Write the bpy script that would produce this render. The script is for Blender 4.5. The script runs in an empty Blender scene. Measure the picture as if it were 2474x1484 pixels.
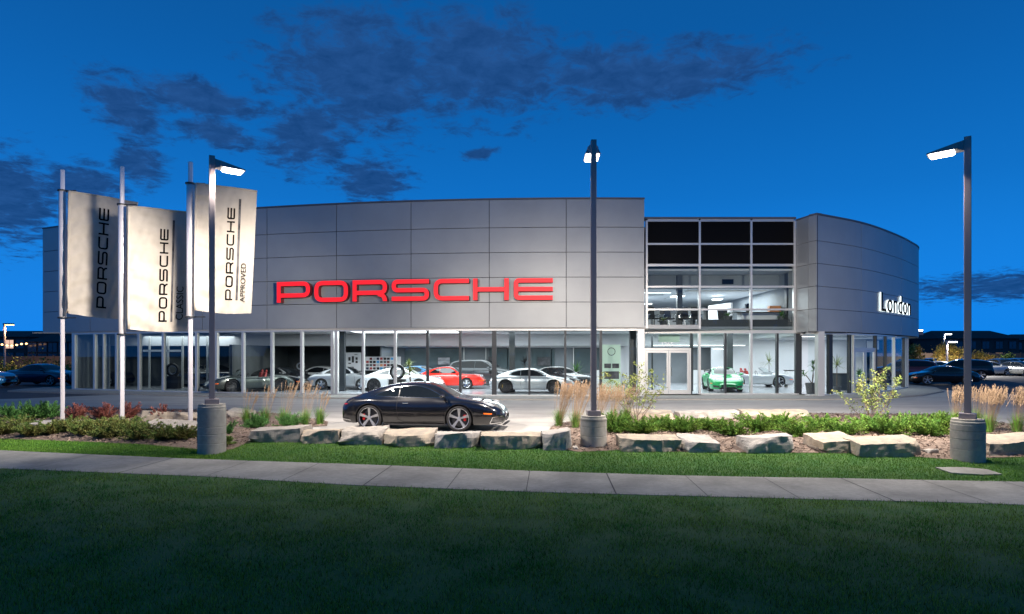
import bpy, math, random
import numpy as np
from mathutils import Vector, noise, Matrix
from mathutils.bvhtree import BVHTree
from mathutils.geometry import delaunay_2d_cdt
R = math.radians
random.seed(7); RNG = np.random.default_rng(7)
S = bpy.context.scene
COL = S.collection

# ------------------------------------------------------------------ camera
F = 1500.0; EYE = 2.05; CX = 1237.0; HZ = 858.0
cam_d = bpy.data.cameras.new("camera"); cam = bpy.data.objects.new("camera", cam_d); COL.objects.link(cam)
cam.location = (0, 0, EYE); cam.rotation_euler = (R(90), 0, 0)
cam_d.sensor_width = 36; cam_d.lens = 36 * F / 2474.0
cam_d.shift_y = (HZ - 742.0) / 2474.0
cam_d.clip_start = 0.1; cam_d.clip_end = 3000
S.camera = cam
S.render.resolution_x = 1024; S.render.resolution_y = 614
S.view_settings.view_transform = 'Standard'; S.view_settings.look = 'None'
S.view_settings.exposure = 0.0; S.view_settings.gamma = 1
S.cycles.max_bounces = 8; S.cycles.transparent_max_bounces = 16
S.cycles.sample_clamp_indirect = 4
S.cycles.caustics_reflective = False; S.cycles.caustics_refractive = False
S.cycles.use_denoising = True

LP_DOWN, LP_THROW = 1350.0, 5900.0     # power of the lamp post lights and added fill spots
IN_P = 1.6                            # showroom light scale
# ------------------------------------------------------------------ dusk sky
def ellmask(N, L, az, el, caz, cel, raz, rel, tilt=0.0):
    """soft ellipse in azimuth / elevation, returns socket"""
    def m(op, a, b=None):
        n = N.new('ShaderNodeMath'); n.operation = op
        for i, v in enumerate((a, b)):
            if v is None: continue
            if isinstance(v, (int, float)): n.inputs[i].default_value = v
            else: L.new(v, n.inputs[i])
        return n.outputs[0]
    da = m('SUBTRACT', az, caz); de = m('SUBTRACT', el, cel)
    c, s = math.cos(tilt), math.sin(tilt)
    u = m('ADD', m('MULTIPLY', da, c / raz), m('MULTIPLY', de, s / raz))
    v = m('ADD', m('MULTIPLY', da, -s / rel), m('MULTIPLY', de, c / rel))
    d = m('ADD', m('MULTIPLY', u, u), m('MULTIPLY', v, v))
    return m('MAXIMUM', m('SUBTRACT', 1.0, m('SQRT', d)), -1.0)

def build_world():
    w = bpy.data.worlds.new("World"); S.world = w; w.use_nodes = True
    N = w.node_tree.nodes; L = w.node_tree.links; N.clear()
    def m(op, a, b=None, clamp=False):
        n = N.new('ShaderNodeMath'); n.operation = op; n.use_clamp = clamp
        for i, v in enumerate((a, b)):
            if v is None: continue
            if isinstance(v, (int, float)): n.inputs[i].default_value = v
            else: L.new(v, n.inputs[i])
        return n.outputs[0]
    out = N.new('ShaderNodeOutputWorld'); bg = N.new('ShaderNodeBackground')
    tc = N.new('ShaderNodeTexCoord'); sep = N.new('ShaderNodeSeparateXYZ'); L.new(tc.outputs['Generated'], sep.inputs[0])
    X, Y, Z = sep.outputs
    az = m('ARCTAN2', X, Y); el = m('ARCSINE', Z)
    ramp = N.new('ShaderNodeValToRGB'); L.new(m('DIVIDE', el, math.pi / 2, True), ramp.inputs[0])
    cr = ramp.color_ramp; cr.interpolation = 'B_SPLINE'
    stops = [(0.0, (0.003, 0.235, 0.86)), (0.06, (0.008, 0.24, 0.82)), (0.15, (0.004, 0.165, 0.58)),
             (0.30, (0.002, 0.085, 0.33)), (0.55, (0.006, 0.10, 0.30)), (1.0, (0.012, 0.11, 0.27))]
    cr.elements[0].position = 0; cr.elements[0].color = stops[0][1] + (1,)
    cr.elements[1].position = 1; cr.elements[1].color = stops[-1][1] + (1,)
    for p, c in stops[1:-1]:
        e = cr.elements.new(p); e.color = c + (1,)
    # faint physical sky under it (sun just below the horizon, behind the building)
    sky = N.new('ShaderNodeTexSky'); sky.sky_type = 'NISHITA'; sky.sun_disc = False
    sky.sun_elevation = R(0.5); sky.sun_rotation = R(-70)
    # cloud field on a plane overhead
    zz = m('ADD', m('MAXIMUM', Z, 0.0), 0.12)
    comb = N.new('ShaderNodeCombineXYZ'); L.new(m('DIVIDE', X, zz), comb.inputs[0]); L.new(m('DIVIDE', Y, zz), comb.inputs[1])
    nz = N.new('ShaderNodeTexNoise'); nz.inputs['Scale'].default_value = 12; nz.inputs['Detail'].default_value = 9
    nz.inputs['Roughness'].default_value = 0.66; nz.inputs['Distortion'].default_value = 0.35; L.new(comb.outputs[0], nz.inputs['Vector'])
    nz2 = N.new('ShaderNodeTexNoise'); nz2.inputs['Scale'].default_value = 4.5; nz2.inputs['Detail'].default_value = 6
    L.new(comb.outputs[0], nz2.inputs['Vector'])
    def AE(x, y):
        vx, vy, vz = (x - CX) / F, 1.0, (HZ - y) / F
        n = math.sqrt(vx * vx + vy * vy + vz * vz)
        return math.atan2(vx, vy), math.asin(vz / n)
    masks = []
    for (x, y, rx, ry, tilt) in [(880, 180, .23, .15, .15), (1150, 160, .26, .12, 0), (1520, 175, .30, .07, -.03), (300, 262, .09, .06, -.5), (480, 235, .15, .04, -.05),
                                 (740, 330, .12, .08, .3), (20, 480, .10, .10, 0), (210, 450, .08, .05, 0), (530, 325, .09, .035, -.1), (900, 435, .10, .055, 0), (340, 400, .05, .05, 0),
                                 (1600, 190, .30, .06, .05), (2440, 690, .20, .03, 0), (1160, 372, .05, .014, .2)]:
        a, e = AE(x, y); masks.append(ellmask(N, L, az, el, a, e, rx, ry, tilt))
    mm = masks[0]
    for k in masks[1:]: mm = m('MAXIMUM', mm, k)
    base = m('ADD', m('MULTIPLY', m('SUBTRACT', nz.outputs['Fac'], 0.5), 2.5), m('MULTIPLY', m('SUBTRACT', nz2.outputs['Fac'], 0.5), 0.7))
    dens = m('MULTIPLY', m('ADD', m('MULTIPLY', mm, 1.5), m('SUBTRACT', base, 0.33)), 1.35, True)
    mr = N.new('ShaderNodeMapRange'); mr.interpolation_type = 'SMOOTHSTEP'; L.new(dens, mr.inputs['Value'])
    mr.inputs['To Max'].default_value = 0.88
    # cloud colour: dark slate blue, thin edges a touch purple
    cc = N.new('ShaderNodeValToRGB'); L.new(m('ADD', m('MULTIPLY', nz.outputs['Fac'], 1.0), m('MULTIPLY', el, -0.5)), cc.inputs[0])
    cc.color_ramp.elements[0].position = .15; cc.color_ramp.elements[0].color = (0.020, 0.085, 0.27, 1)
    cc.color_ramp.elements[1].position = .62; cc.color_ramp.elements[1].color = (0.004, 0.034, 0.135, 1)
    mix = N.new('ShaderNodeMixRGB'); L.new(mr.outputs[0], mix.inputs[0]); L.new(ramp.outputs[0], mix.inputs[1]); L.new(cc.outputs[0], mix.inputs[2])
    add = N.new('ShaderNodeMixRGB'); add.blend_type = 'ADD'; add.inputs[0].default_value = 0.0015
    L.new(mix.outputs[0], add.inputs[1]); L.new(sky.outputs[0], add.inputs[2])
    dm = N.new('ShaderNodeMapRange'); dm.interpolation_type = 'SMOOTHSTEP'; L.new(Y, dm.inputs['Value'])   # the sky behind the viewer is already dark
    dm.inputs['From Min'].default_value = -.25; dm.inputs['From Max'].default_value = .55; dm.inputs['To Min'].default_value = .95; dm.inputs['To Max'].default_value = 1
    L.new(add.outputs[0], bg.inputs[0]); L.new(dm.outputs[0], bg.inputs[1])
    L.new(bg.outputs[0], out.inputs[0])
build_world()

# ------------------------------------------------------------------ materials
def mat(name, col, rough=0.6, metal=0.0, emis=None, es=0.0, var=0.0, vscale=4.0, col2=None, bump=0.0, bscale=30.0, coat=0.0, island=0.0, spec=None, stretch=None, grime=0.0):
    m = bpy.data.materials.new(name); m.use_nodes = True
    N = m.node_tree.nodes; L = m.node_tree.links; b = N['Principled BSDF']
    b.inputs['Base Color'].default_value = (*col, 1); b.inputs['Roughness'].default_value = rough; b.inputs['Metallic'].default_value = metal
    if spec is not None: b.inputs['Specular IOR Level'].default_value = spec
    if coat: b.inputs['Coat Weight'].default_value = coat; b.inputs['Coat Roughness'].default_value = 0.03
    if emis: b.inputs['Emission Color'].default_value = (*emis, 1); b.inputs['Emission Strength'].default_value = es
    if var or col2 or bump or grime:
        tc = N.new('ShaderNodeTexCoord'); src = tc.outputs['Object']
        if stretch:
            mp = N.new('ShaderNodeMapping'); mp.inputs['Scale'].default_value = stretch; L.new(src, mp.inputs[0]); src = mp.outputs[0]
    cur = None
    if var or col2:
        nz = N.new('ShaderNodeTexNoise'); nz.inputs['Scale'].default_value = vscale; nz.inputs['Detail'].default_value = 8; nz.inputs['Roughness'].default_value = .62
        L.new(src, nz.inputs['Vector'])
        rp = N.new('ShaderNodeValToRGB'); L.new(nz.outputs['Fac'], rp.inputs[0])
        c2 = col2 if col2 else tuple(c * (1 + var) for c in col); c1 = col if col2 else tuple(c * (1 - var) for c in col)
        rp.color_ramp.elements[0].position = .36; rp.color_ramp.elements[0].color = (*c1, 1)
        rp.color_ramp.elements[1].position = .64; rp.color_ramp.elements[1].color = (*c2, 1)
        cur = rp.outputs[0]
    if grime:
        n2 = N.new('ShaderNodeTexNoise'); n2.inputs['Scale'].default_value = vscale * .13; n2.inputs['Detail'].default_value = 6; L.new(src, n2.inputs['Vector'])
        r2 = N.new('ShaderNodeValToRGB'); L.new(n2.outputs['Fac'], r2.inputs[0])
        r2.color_ramp.elements[0].position = .35; r2.color_ramp.elements[0].color = (1 - grime,) * 3 + (1,)
        r2.color_ramp.elements[1].position = .6; r2.color_ramp.elements[1].color = (1, 1, 1, 1)
        mx = N.new('ShaderNodeMixRGB'); mx.blend_type = 'MULTIPLY'; mx.inputs[0].default_value = 1
        if cur: L.new(cur, mx.inputs[1])
        else: mx.inputs[1].default_value = (*col, 1)
        L.new(r2.outputs[0], mx.inputs[2]); cur = mx.outputs[0]
    if island:
        g = N.new('ShaderNodeNewGeometry'); r3 = N.new('ShaderNodeMapRange'); L.new(g.outputs['Random Per Island'], r3.inputs['Value'])
        r3.inputs['To Min'].default_value = 1 - island; r3.inputs['To Max'].default_value = 1 + island
        mx = N.new('ShaderNodeMixRGB'); mx.blend_type = 'MULTIPLY'; mx.inputs[0].default_value = 1
        if cur: L.new(cur, mx.inputs[1])
        else: mx.inputs[1].default_value = (*col, 1)
        L.new(r3.outputs[0], mx.inputs[2]); cur = mx.outputs[0]
    if cur: L.new(cur, b.inputs['Base Color'])
    if bump:
        n3 = N.new('ShaderNodeTexNoise'); n3.inputs['Scale'].default_value = bscale; n3.inputs['Detail'].default_value = 6; L.new(src, n3.inputs['Vector'])
        bp = N.new('ShaderNodeBump'); bp.inputs['Strength'].default_value = min(1, bump); bp.inputs['Distance'].default_value = .012
        L.new(n3.outputs['Fac'], bp.inputs['Height']); L.new(bp.outputs[0], b.inputs['Normal'])
    return m

def glassmat(name, tint=(.86, .93, .93), base=.03, grz=.6):
    m = bpy.data.materials.new(name); m.use_nodes = True
    N = m.node_tree.nodes; L = m.node_tree.links; N.clear()
    o = N.new('ShaderNodeOutputMaterial'); t = N.new('ShaderNodeBsdfTransparent'); g = N.new('ShaderNodeBsdfGlossy')
    t.inputs[0].default_value = (*tint, 1); g.inputs['Roughness'].default_value = 0.015; g.inputs['Color'].default_value = (.95, .98, 1, 1)
    lw = N.new('ShaderNodeLayerWeight'); lw.inputs['Blend'].default_value = .5
    p = N.new('ShaderNodeMath'); p.operation = 'POWER'; p.inputs[1].default_value = 4; L.new(lw.outputs['Facing'], p.inputs[0])
    a = N.new('ShaderNodeMath'); a.operation = 'MULTIPLY_ADD'; a.inputs[1].default_value = grz; a.inputs[2].default_value = base; L.new(p.outputs[0], a.inputs[0])
    mx = N.new('ShaderNodeMixShader'); L.new(a.outputs[0], mx.inputs[0]); L.new(t.outputs[0], mx.inputs[1]); L.new(g.outputs[0], mx.inputs[2])
    L.new(mx.outputs[0], o.inputs[0]); return m

M = {}
M['asphalt'] = mat('asphalt', (.05, .052, .06), .85, var=.25, vscale=18, bump=.4, bscale=90, grime=.3)
M['concrete'] = mat('concrete_paving', (.35, .34, .32), .8, var=.07, vscale=6, bump=.15, bscale=60, grime=.22, stretch=(.5, 1.6, 1))
M['sidewalk'] = mat('sidewalk_concrete', (.262, .262, .238), .85, var=.11, vscale=9, bump=.25, bscale=120, grime=.3)
M['curb'] = mat('kerb_concrete', (.30, .285, .255), .85, var=.1, vscale=8, bump=.2)
M['joint'] = mat('joint_dark', (.05, .05, .05), .9)  # dark grey strips drawn for the joints
M['lawnbase'] = mat('lawn_soil', (.024, .095, .018), .95, col2=(.058, .12, .028), vscale=3, bump=.6, bscale=40)
M['blade'] = mat('grass_blade', (.040, .175, .026), .9, col2=(.165, .265, .045), vscale=.8, island=.8, spec=.0)
def leafy(m, amt=.45):
    N = m.node_tree.nodes; L = m.node_tree.links; b = N['Principled BSDF']; o = N['Material Output']; t = N.new('ShaderNodeBsdfTranslucent'); mx = N.new('ShaderNodeMixShader'); mx.inputs[0].default_value = amt
    s = b.inputs['Base Color']
    if s.is_linked: L.new(s.links[0].from_socket, t.inputs[0])
    else: t.inputs[0].default_value = s.default_value
    L.new(b.outputs[0], mx.inputs[1]); L.new(t.outputs[0], mx.inputs[2]); L.new(mx.outputs[0], o.inputs[0]); return m
leafy(M['blade'])
M['blade2'] = mat('grass_strip_blade', (.10, .245, .035), .85, col2=(.165, .295, .05), vscale=.8, island=.4, spec=.0)
M['mulch'] = mat('mulch', (.10, .07, .055), .95, col2=(.22, .17, .135), vscale=22, bump=1, bscale=45)
M['chips'] = mat('mulch_chip', (.17, .125, .10), .9, island=.75)
M['panel'] = mat('cladding_panel', (.335, .35, .35), .42, .3, var=.05, vscale=.5, bump=.12, bscale=.9)
M['groove'] = mat('cladding_groove', (.03, .03, .035), .8)
M['coping'] = mat('coping', (.14, .14, .15), .5, .4)
M['alu'] = mat('aluminium_frame', (.62, .62, .60), .38, .5)
M['aluwhite'] = mat('white_frame', (.75, .75, .73), .4, .1)
M['darkframe'] = mat('dark_steel', (.035, .04, .045), .45, .3)
M['soffit'] = mat('soffit', (.42, .40, .36), .7)
M['blackpane'] = mat('black_spandrel', (.0025, .0025, .003), .6, spec=.1)
M['glass'] = glassmat('window_glass')
M['glassdark'] = glassmat('dark_window_glass', (.62, .70, .70), .05, .6)
M['floor'] = mat('showroom_tile', (.40, .42, .45), .18, var=.03)
M['ceil'] = mat('showroom_ceiling', (.50, .51, .53), .9)
M['wallw'] = mat('white_wall', (.62, .63, .65), .8)
M['wallg'] = mat('grey_wall', (.20, .22, .24), .7, var=.06, vscale=.8)
M['walld'] = mat('dark_wall', (.07, .08, .085), .7, var=.15, vscale=1)
M['offglass'] = mat('office_glazing', (.09, .12, .13), .12, .0)
M['lamp'] = mat('lamp_diffuser', (.9, .9, .9), .5, emis=(1, .98, .92), es=14)
M['lampin'] = mat('luminaire', (.9, .9, .9), .5, emis=(.93, .97, 1), es=4.5)
M['red'] = mat('red_letter', (.35, .005, .008), .5, emis=(1, .018, .03), es=.86)
M['redside'] = mat('red_letter_return', (.10, .008, .012), .5)
M['black'] = mat('black_print', (.006, .006, .007), 1, spec=0)
M['whiteglow'] = mat('halo_light', (.9, .9, .9), .5, emis=(.85, .97, 1), es=2.5)
M['pole'] = mat('pole_paint', (.27, .24, .245), .42, .35)
M['precast'] = mat('precast_base', (.36, .345, .30), .85, var=.10, vscale=7, bump=.35, bscale=70, grime=.18)
M['flagpole'] = mat('brushed_aluminium', (.72, .69, .71), .30, .35)
M['flag'] = mat('banner_cloth', (.46, .42, .36), .9, var=.05, vscale=3)
M['rock'] = mat('limestone', (.25, .235, .21), .95, col2=(.40, .365, .315), vscale=5, bump=.55, bscale=30)
M['rock2'] = mat('ochre_limestone', (.27, .24, .20), .95, col2=(.44, .37, .275), vscale=4, bump=.55, bscale=30)
M['rock3'] = mat('grey_limestone', (.27, .26, .24), .95, col2=(.42, .39, .355), vscale=5, bump=.55, bscale=30)
M['juniper'] = mat('juniper_needles', (.06, .155, .028), .7, col2=(.13, .21, .035), vscale=2.5, island=.6, spec=.1)
M['bronze'] = mat('bronze_juniper_needles', (.08, .16, .035), .65, col2=(.17, .15, .045), vscale=3, island=.5, spec=.2)
M['barberry'] = mat('barberry_leaves', (.13, .03, .03), .6, col2=(.25, .09, .06), vscale=4, island=.6)
M['lightleaf'] = mat('pale_leaves', (.12, .20, .04), .7, col2=(.22, .23, .06), vscale=2.5, island=.4)
M['greenleaf'] = mat('green_leaves', (.07, .20, .04), .6, island=.5)
M['pine'] = mat('pine_needles', (.07, .17, .02), .6, col2=(.20, .24, .05), vscale=6, island=.5)
M['reed'] = mat('reed_blades', (.12, .27, .035), .6, island=.5)
M['plume'] = mat('reed_plumes', (.38, .27, .175), .9, island=.35, spec=.1)
M['stem'] = mat('shrub_bark', (.13, .09, .07), .9)
M['yellowleaf'] = mat('yellow_leaves', (.42, .34, .05), .6, col2=(.52, .30, .07), vscale=2, island=.5)
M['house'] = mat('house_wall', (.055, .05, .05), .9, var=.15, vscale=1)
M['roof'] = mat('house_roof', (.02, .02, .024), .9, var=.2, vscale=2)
M['fence'] = mat('fence_boards', (.16, .11, .08), .9, var=.2, vscale=4, stretch=(6, 1, .3))
M['winlit'] = mat('lit_house_window', (.5, .4, .3), .5, emis=(1, .62, .42), es=.9)
M['windark'] = mat('dark_house_window', (.03, .05, .08), .15)
M['warm'] = mat('warm_lamp', (.9, .7, .4), .5, emis=(1, .55, .2), es=6)
M['tyre'] = mat('tyre_rubber', (.015, .015, .016), .8)
M['under'] = mat('underbody', (.01, .01, .01), .9)
M['carglass'] = mat('car_glass', (.006, .008, .010), .0)
M['rim'] = mat('machined_rim', (.62, .63, .66), .28, .8)
M['rimdark'] = mat('dark_rim', (.05, .05, .055), .35, .6)
M['brake'] = mat('brake_disc', (.08, .08, .085), .4, .8)
M['calred'] = mat('red_caliper', (.7, .01, .01), .4)
M['calyel'] = mat('yellow_caliper', (.8, .5, .01), .4)
M['chrome'] = mat('bright_trim', (.75, .75, .76), .15, 1)
M['seam'] = mat('panel_gap', (.004, .004, .004), .7)
M['headlight'] = mat('headlight_lens', (.38, .41, .44), .12, .3)
M['taillight'] = mat('tail_lens', (.35, .01, .015), .15, coat=1)
M['orange'] = mat('marker_lens', (.9, .17, .02), .2, emis=(1, .15, .02), es=.35)
M['plastic'] = mat('black_plastic', (.015, .015, .017), .5)
M['redleather'] = mat('red_leather', (.32, .03, .025), .5)
M['officeblack'] = mat('black_mesh_fabric', (.01, .01, .012), .6)
M['pot'] = mat('dark_planter', (.05, .055, .06), .4)
M['mint'] = mat('pale_green_banner', (.50, .66, .55), .6)
M['picdark'] = mat('dark_photograph', (.02, .02, .025), .8, col2=(.12, .12, .13), vscale=2.5)
M['picgrey'] = mat('grey_photograph', (.10, .10, .115), .3, col2=(.42, .42, .44), vscale=2.2, stretch=(.6, 1, 2.2))
M['wood'] = mat('orange_wood', (.55, .22, .09), .5)
def paint(name, c, metal=0.0, rough=.3):
    M[name] = mat(name, c, rough, metal, coat=1.0)
paint('black_paint', (.004, .004, .006), .0, .25); paint('silver_paint', (.42, .44, .46), .55, .32); paint('white_silver', (.62, .63, .64), .3, .3)
paint('red_paint', (.72, .02, .008), 0, .3); paint('green_paint', (.0, .33, .08), 0, .3); paint('blue_paint', (.02, .25, .55), .2)
paint('navy_paint', (.012, .02, .05), .3); paint('greengrey_paint', (.05, .065, .06), .5); paint('white_paint', (.7, .7, .7)); paint('gunmetal_paint', (.10, .11, .12), .6); paint('wine_paint', (.12, .01, .012), .2)

# ------------------------------------------------------------------ mesh helpers
def link(name, me, mats, parent=None, smooth=False):
    o = bpy.data.objects.new(name, me); COL.objects.link(o)
    for x in (mats if isinstance(mats, (list, tuple)) else [mats]): me.materials.append(M[x] if isinstance(x, str) else x)
    if smooth: me.polygons.foreach_set('use_smooth', [True] * len(me.polygons))
    if parent: o.parent = parent
    return o
class MB:
    def __init__(s): s.v = []; s.f = []; s.m = []
    def add(s, vs, fs, mi=0):
        n = len(s.v); s.v += [tuple(p) for p in vs]; s.f += [tuple(i + n for i in f) for f in fs]; s.m += [mi] * len(fs); return s
    def hexa(s, b, t, mi=0):
        """b,t: four points each"""
        return s.add(list(b) + list(t), [(3, 2, 1, 0), (4, 5, 6, 7), (0, 1, 5, 4), (1, 2, 6, 5), (2, 3, 7, 6), (3, 0, 4, 7)], mi)
    def box(s, x0, x1, y0, y1, z0, z1, mi=0):
        return s.hexa([(x0, y0, z0), (x1, y0, z0), (x1, y1, z0), (x0, y1, z0)], [(x0, y0, z1), (x1, y0, z1), (x1, y1, z1), (x0, y1, z1)], mi)
    def rbox(s, c, size, rz=0, mi=0):
        cx, cy, cz = c; a, b, h = size[0] / 2, size[1] / 2, size[2] / 2; co, si = math.cos(rz), math.sin(rz)
        q = [(cx + x * co - y * si, cy + x * si + y * co) for x, y in ((-a, -b), (a, -b), (a, b), (-a, b))]
        return s.hexa([(x, y, cz - h) for x, y in q], [(x, y, cz + h) for x, y in q], mi)
    def lathe(s, prof, seg=24, c=(0, 0, 0), axis='z', mi=0, closed=False):
        n = len(prof); vs = []
        for k in range(seg):
            a = 2 * math.pi * k / seg; ca, sa = math.cos(a), math.sin(a)
            for r, h in prof:
                if axis == 'z': vs.append((c[0] + r * ca, c[1] + r * sa, c[2] + h))
                elif axis == 'y': vs.append((c[0] + r * ca, c[1] + h, c[2] + r * sa))
                else: vs.append((c[0] + h, c[1] + r * ca, c[2] + r * sa))
        fs = []
        for k in range(seg):
            k2 = (k + 1) % seg
            for i in range(n if closed else n - 1):
                j = (i + 1) % n
                fs.append((k * n + i, k2 * n + i, k2 * n + j, k * n + j))
        return s.add(vs, fs, mi)
    def tube(s, pts, r0, r1=None, seg=6, mi=0):
        r1 = r0 if r1 is None else r1; P = [Vector(p) for p in pts]; n = len(P); vs = []
        for i, p in enumerate(P):
            d = (P[min(i + 1, n - 1)] - P[max(i - 1, 0)])
            if d.length < 1e-9: d = Vector((0, 0, 1))
            d.normalize(); u = d.orthogonal().normalized() if abs(d.z) > .99 else d.cross(Vector((0, 0, 1))).normalized(); w = d.cross(u)
            r = r0 + (r1 - r0) * i / max(1, n - 1)
            for k in range(seg):
                a = 2 * math.pi * k / seg; vs.append(p + u * (r * math.cos(a)) + w * (r * math.sin(a)))
        fs = [(i * seg + k, i * seg + (k + 1) % seg, (i + 1) * seg + (k + 1) % seg, (i + 1) * seg + k) for i in range(n - 1) for k in range(seg)]
        fs += [tuple(reversed(range(seg))), tuple(range((n - 1) * seg, n * seg))]
        return s.add(vs, fs, mi)
    def ell(s, c, r, seg=12, rings=8, mi=0):
        pr = [(max(1e-4, math.sin(math.pi * i / rings)), -math.cos(math.pi * i / rings)) for i in range(rings + 1)]
        n0 = len(s.v); s.lathe(pr, seg, mi=mi)
        for i in range(n0, len(s.v)):
            v = s.v[i]; s.v[i] = (c[0] + v[0] * r[0], c[1] + v[1] * r[1], c[2] + v[2] * r[2])
        return s
    def build(s, name, mats, parent=None, smooth=False, bevel=0.0):
        me = bpy.data.meshes.new(name); me.from_pydata(s.v, [], s.f)
        o = link(name, me, mats, parent, smooth)
        if any(s.m): me.polygons.foreach_set('material_index', s.m)
        me.update()
        if bevel:
            b = o.modifiers.new('bevel', 'BEVEL'); b.width = bevel; b.segments = 2; b.limit_method = 'ANGLE'; b.angle_limit = R(40)
        return o
def npmesh(name, V, Fc, mats, parent=None, smooth=False):
    """V (n,3) array, Fc (m,k) array of one face size"""
    V = np.asarray(V, dtype=np.float32); Fc = np.asarray(Fc, dtype=np.int32); k = Fc.shape[1]
    me = bpy.data.meshes.new(name); me.vertices.add(len(V)); me.vertices.foreach_set('co', V.ravel())
    me.loops.add(Fc.size); me.loops.foreach_set('vertex_index', Fc.ravel())
    me.polygons.add(len(Fc)); me.polygons.foreach_set('loop_start', np.arange(0, Fc.size, k, dtype=np.int32))
    me.polygons.foreach_set('loop_total', np.full(len(Fc), k, dtype=np.int32))
    me.update(calc_edges=True); me.validate()
    return link(name, me, mats, parent, smooth)
def tag(o, label=None, cat=None, group=None, kind=None):
    if label: o['label'] = label
    if cat: o['category'] = cat
    if group: o['group'] = group
    if kind: o['kind'] = kind
    return o
def empty(name, loc=(0, 0, 0), rz=0.0, label=None, cat=None, group=None):
    o = bpy.data.objects.new(name, None); COL.objects.link(o); o.location = loc; o.rotation_euler = (0, 0, rz); o.empty_display_size = .2
    return tag(o, label, cat, group)
def kids(o): return [c for c in COL.objects if c.parent == o]
def copy_tree(o, parent=None):
    c = o.copy(); COL.objects.link(c)
    if parent: c.parent = parent
    for ch in kids(o):
        if ch is not c: copy_tree(ch, c)
    return c

# ------------------------------------------------------------------ terrain
FARE = [(0, 1089), (149, 1096), (440, 1108.7), (599, 1114.5), (838, 1122), (1278, 1139), (1611, 1149.6), (1834, 1154), (2023, 1156.6), (2218, 1161), (2474, 1165.6)]
NEARE = [(0, 1133), (322, 1146), (501, 1153), (698, 1164.6), (838, 1173), (1278, 1190), (1702, 1201), (1918, 1206.5), (2131, 1211.7), (2358, 1217), (2474, 1222)]
ZW = -0.25
def unz(x, y, z):
    Y = F * (EYE - z) / (y - HZ); return ((x - CX) * Y / F, Y)
fe = [unz(x, y, ZW) for x, y in FARE]; ne = [unz(x, y, ZW) for x, y in NEARE]
def ext(e):
    a, b = e[0], e[2]; c, d = e[-1], e[-3]
    l = (a[0] - 22, a[1] + (a[1] - b[1]) / (a[0] - b[0]) * -22 * .8); r = (c[0] + 22, c[1] + (c[1] - d[1]) / (c[0] - d[0]) * 22 * .6)
    return [l] + e + [r]
fe, ne = ext(fe), ext(ne)
FX, FY = np.array([p[0] for p in fe]), np.array([p[1] for p in fe]); NX_, NY_ = np.array([p[0] for p in ne]), np.array([p[1] for p in ne])
def farY(X): return float(np.interp(X, FX, FY))
def nearY(X): return float(np.interp(X, NX_, NY_))
def sm(t): t = np.clip(t, 0, 1); return t * t * (3 - 2 * t)
def gz(X, Y):
    return float(ZW * (1 - sm((Y - np.interp(X, FX, FY)) / 3.4)))
def gzv(X, Y): return ZW * (1 - sm((Y - np.interp(X, FX, FY)) / 3.4))
def pt(x, y):
    z = 0.0
    for _ in range(12):
        X, Y = unz(x, y, z); z = gz(X, Y)
    return X, Y, z
def px(x, Y): return (x - CX) * Y / F
def hz(y, Y): return EYE + (HZ - y) * Y / F

def sheet(name, polyD=None, polyW=None, mat_=None, off=0.0, step=.5, kind='structure', flat=None, parent=None):
    """polygon draped on the terrain"""
    P = [pt(x, y)[:2] for x, y in polyD] if polyD else polyW
    # densify outline
    Q = []
    for i, a in enumerate(P):
        b = P[(i + 1) % len(P)]; n = max(1, int(math.dist(a, b) / step))
        for k in range(n): Q.append(Vector((a[0] + (b[0] - a[0]) * k / n, a[1] + (b[1] - a[1]) * k / n)))
    nb = len(Q); xs = [p.x for p in Q]; ys = [p.y for p in Q]; I = []
    gx = np.arange(min(xs) + step / 2, max(xs), step); gy = np.arange(min(ys) + step / 2, max(ys), step)
    if len(gx) * len(gy) < 40000: I = [Vector((float(a), float(b))) for a in gx for b in gy]
    vs, es, fs, *_ = delaunay_2d_cdt(Q + I, [(i, (i + 1) % nb) for i in range(nb)], [tuple(range(nb))], 1, 1e-4)
    V = [(v.x, v.y, (gz(v.x, v.y) if flat is None else flat) + off) for v in vs]
    me = bpy.data.meshes.new(name); me.from_pydata(V, [], [tuple(f) for f in fs]); me.update()
    if me.polygons and me.polygons[0].normal.z < 0: me.flip_normals()
    o = link(name, me, mat_, parent)
    if kind: tag(o, kind=kind)
    return o
# ================================================================== ground
def big_ground():
    xs = np.concatenate([np.linspace(-900, -45, 20), np.linspace(-40, 40, 161), np.linspace(45, 900, 20)])
    ys = np.concatenate([np.linspace(-900, -10, 12), np.linspace(-6, 26, 90), np.linspace(28, 60, 12), np.linspace(70, 1200, 25)])
    XX, YY = np.meshgrid(xs, ys); ZZ = gzv(XX, YY) - .03
    V = np.stack([XX.ravel(), YY.ravel(), ZZ.ravel()], 1); n = len(xs)
    i, j = np.meshgrid(np.arange(n - 1), np.arange(len(ys) - 1)); a = (j * n + i).ravel()
    o = npmesh('ground', V, np.stack([a, a + 1, a + n + 1, a + n], 1), 'asphalt', smooth=True); tag(o, kind='structure')
big_ground()
# concrete drive in front of the building; far edge meets asphalt
drive = [(-30, farY(-30) + 2.4), (-16, farY(-16) + 2.4), (-8, farY(-8) + 2.2), (0, farY(0) + 2.2), (8, farY(8) + 2.2), (16, farY(16) + 2.2), (34, farY(28) + 2.2),
         (34, 24.0), (31, 27), (26.0, 33), (25.2, 38.5), (20, 37), (-20, 33), (-23, 29.2), (-30, 27.0), (-38, 26.5)]
sheet('drive_paving', polyW=drive, mat_='concrete', off=0.0, step=.8)
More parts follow.
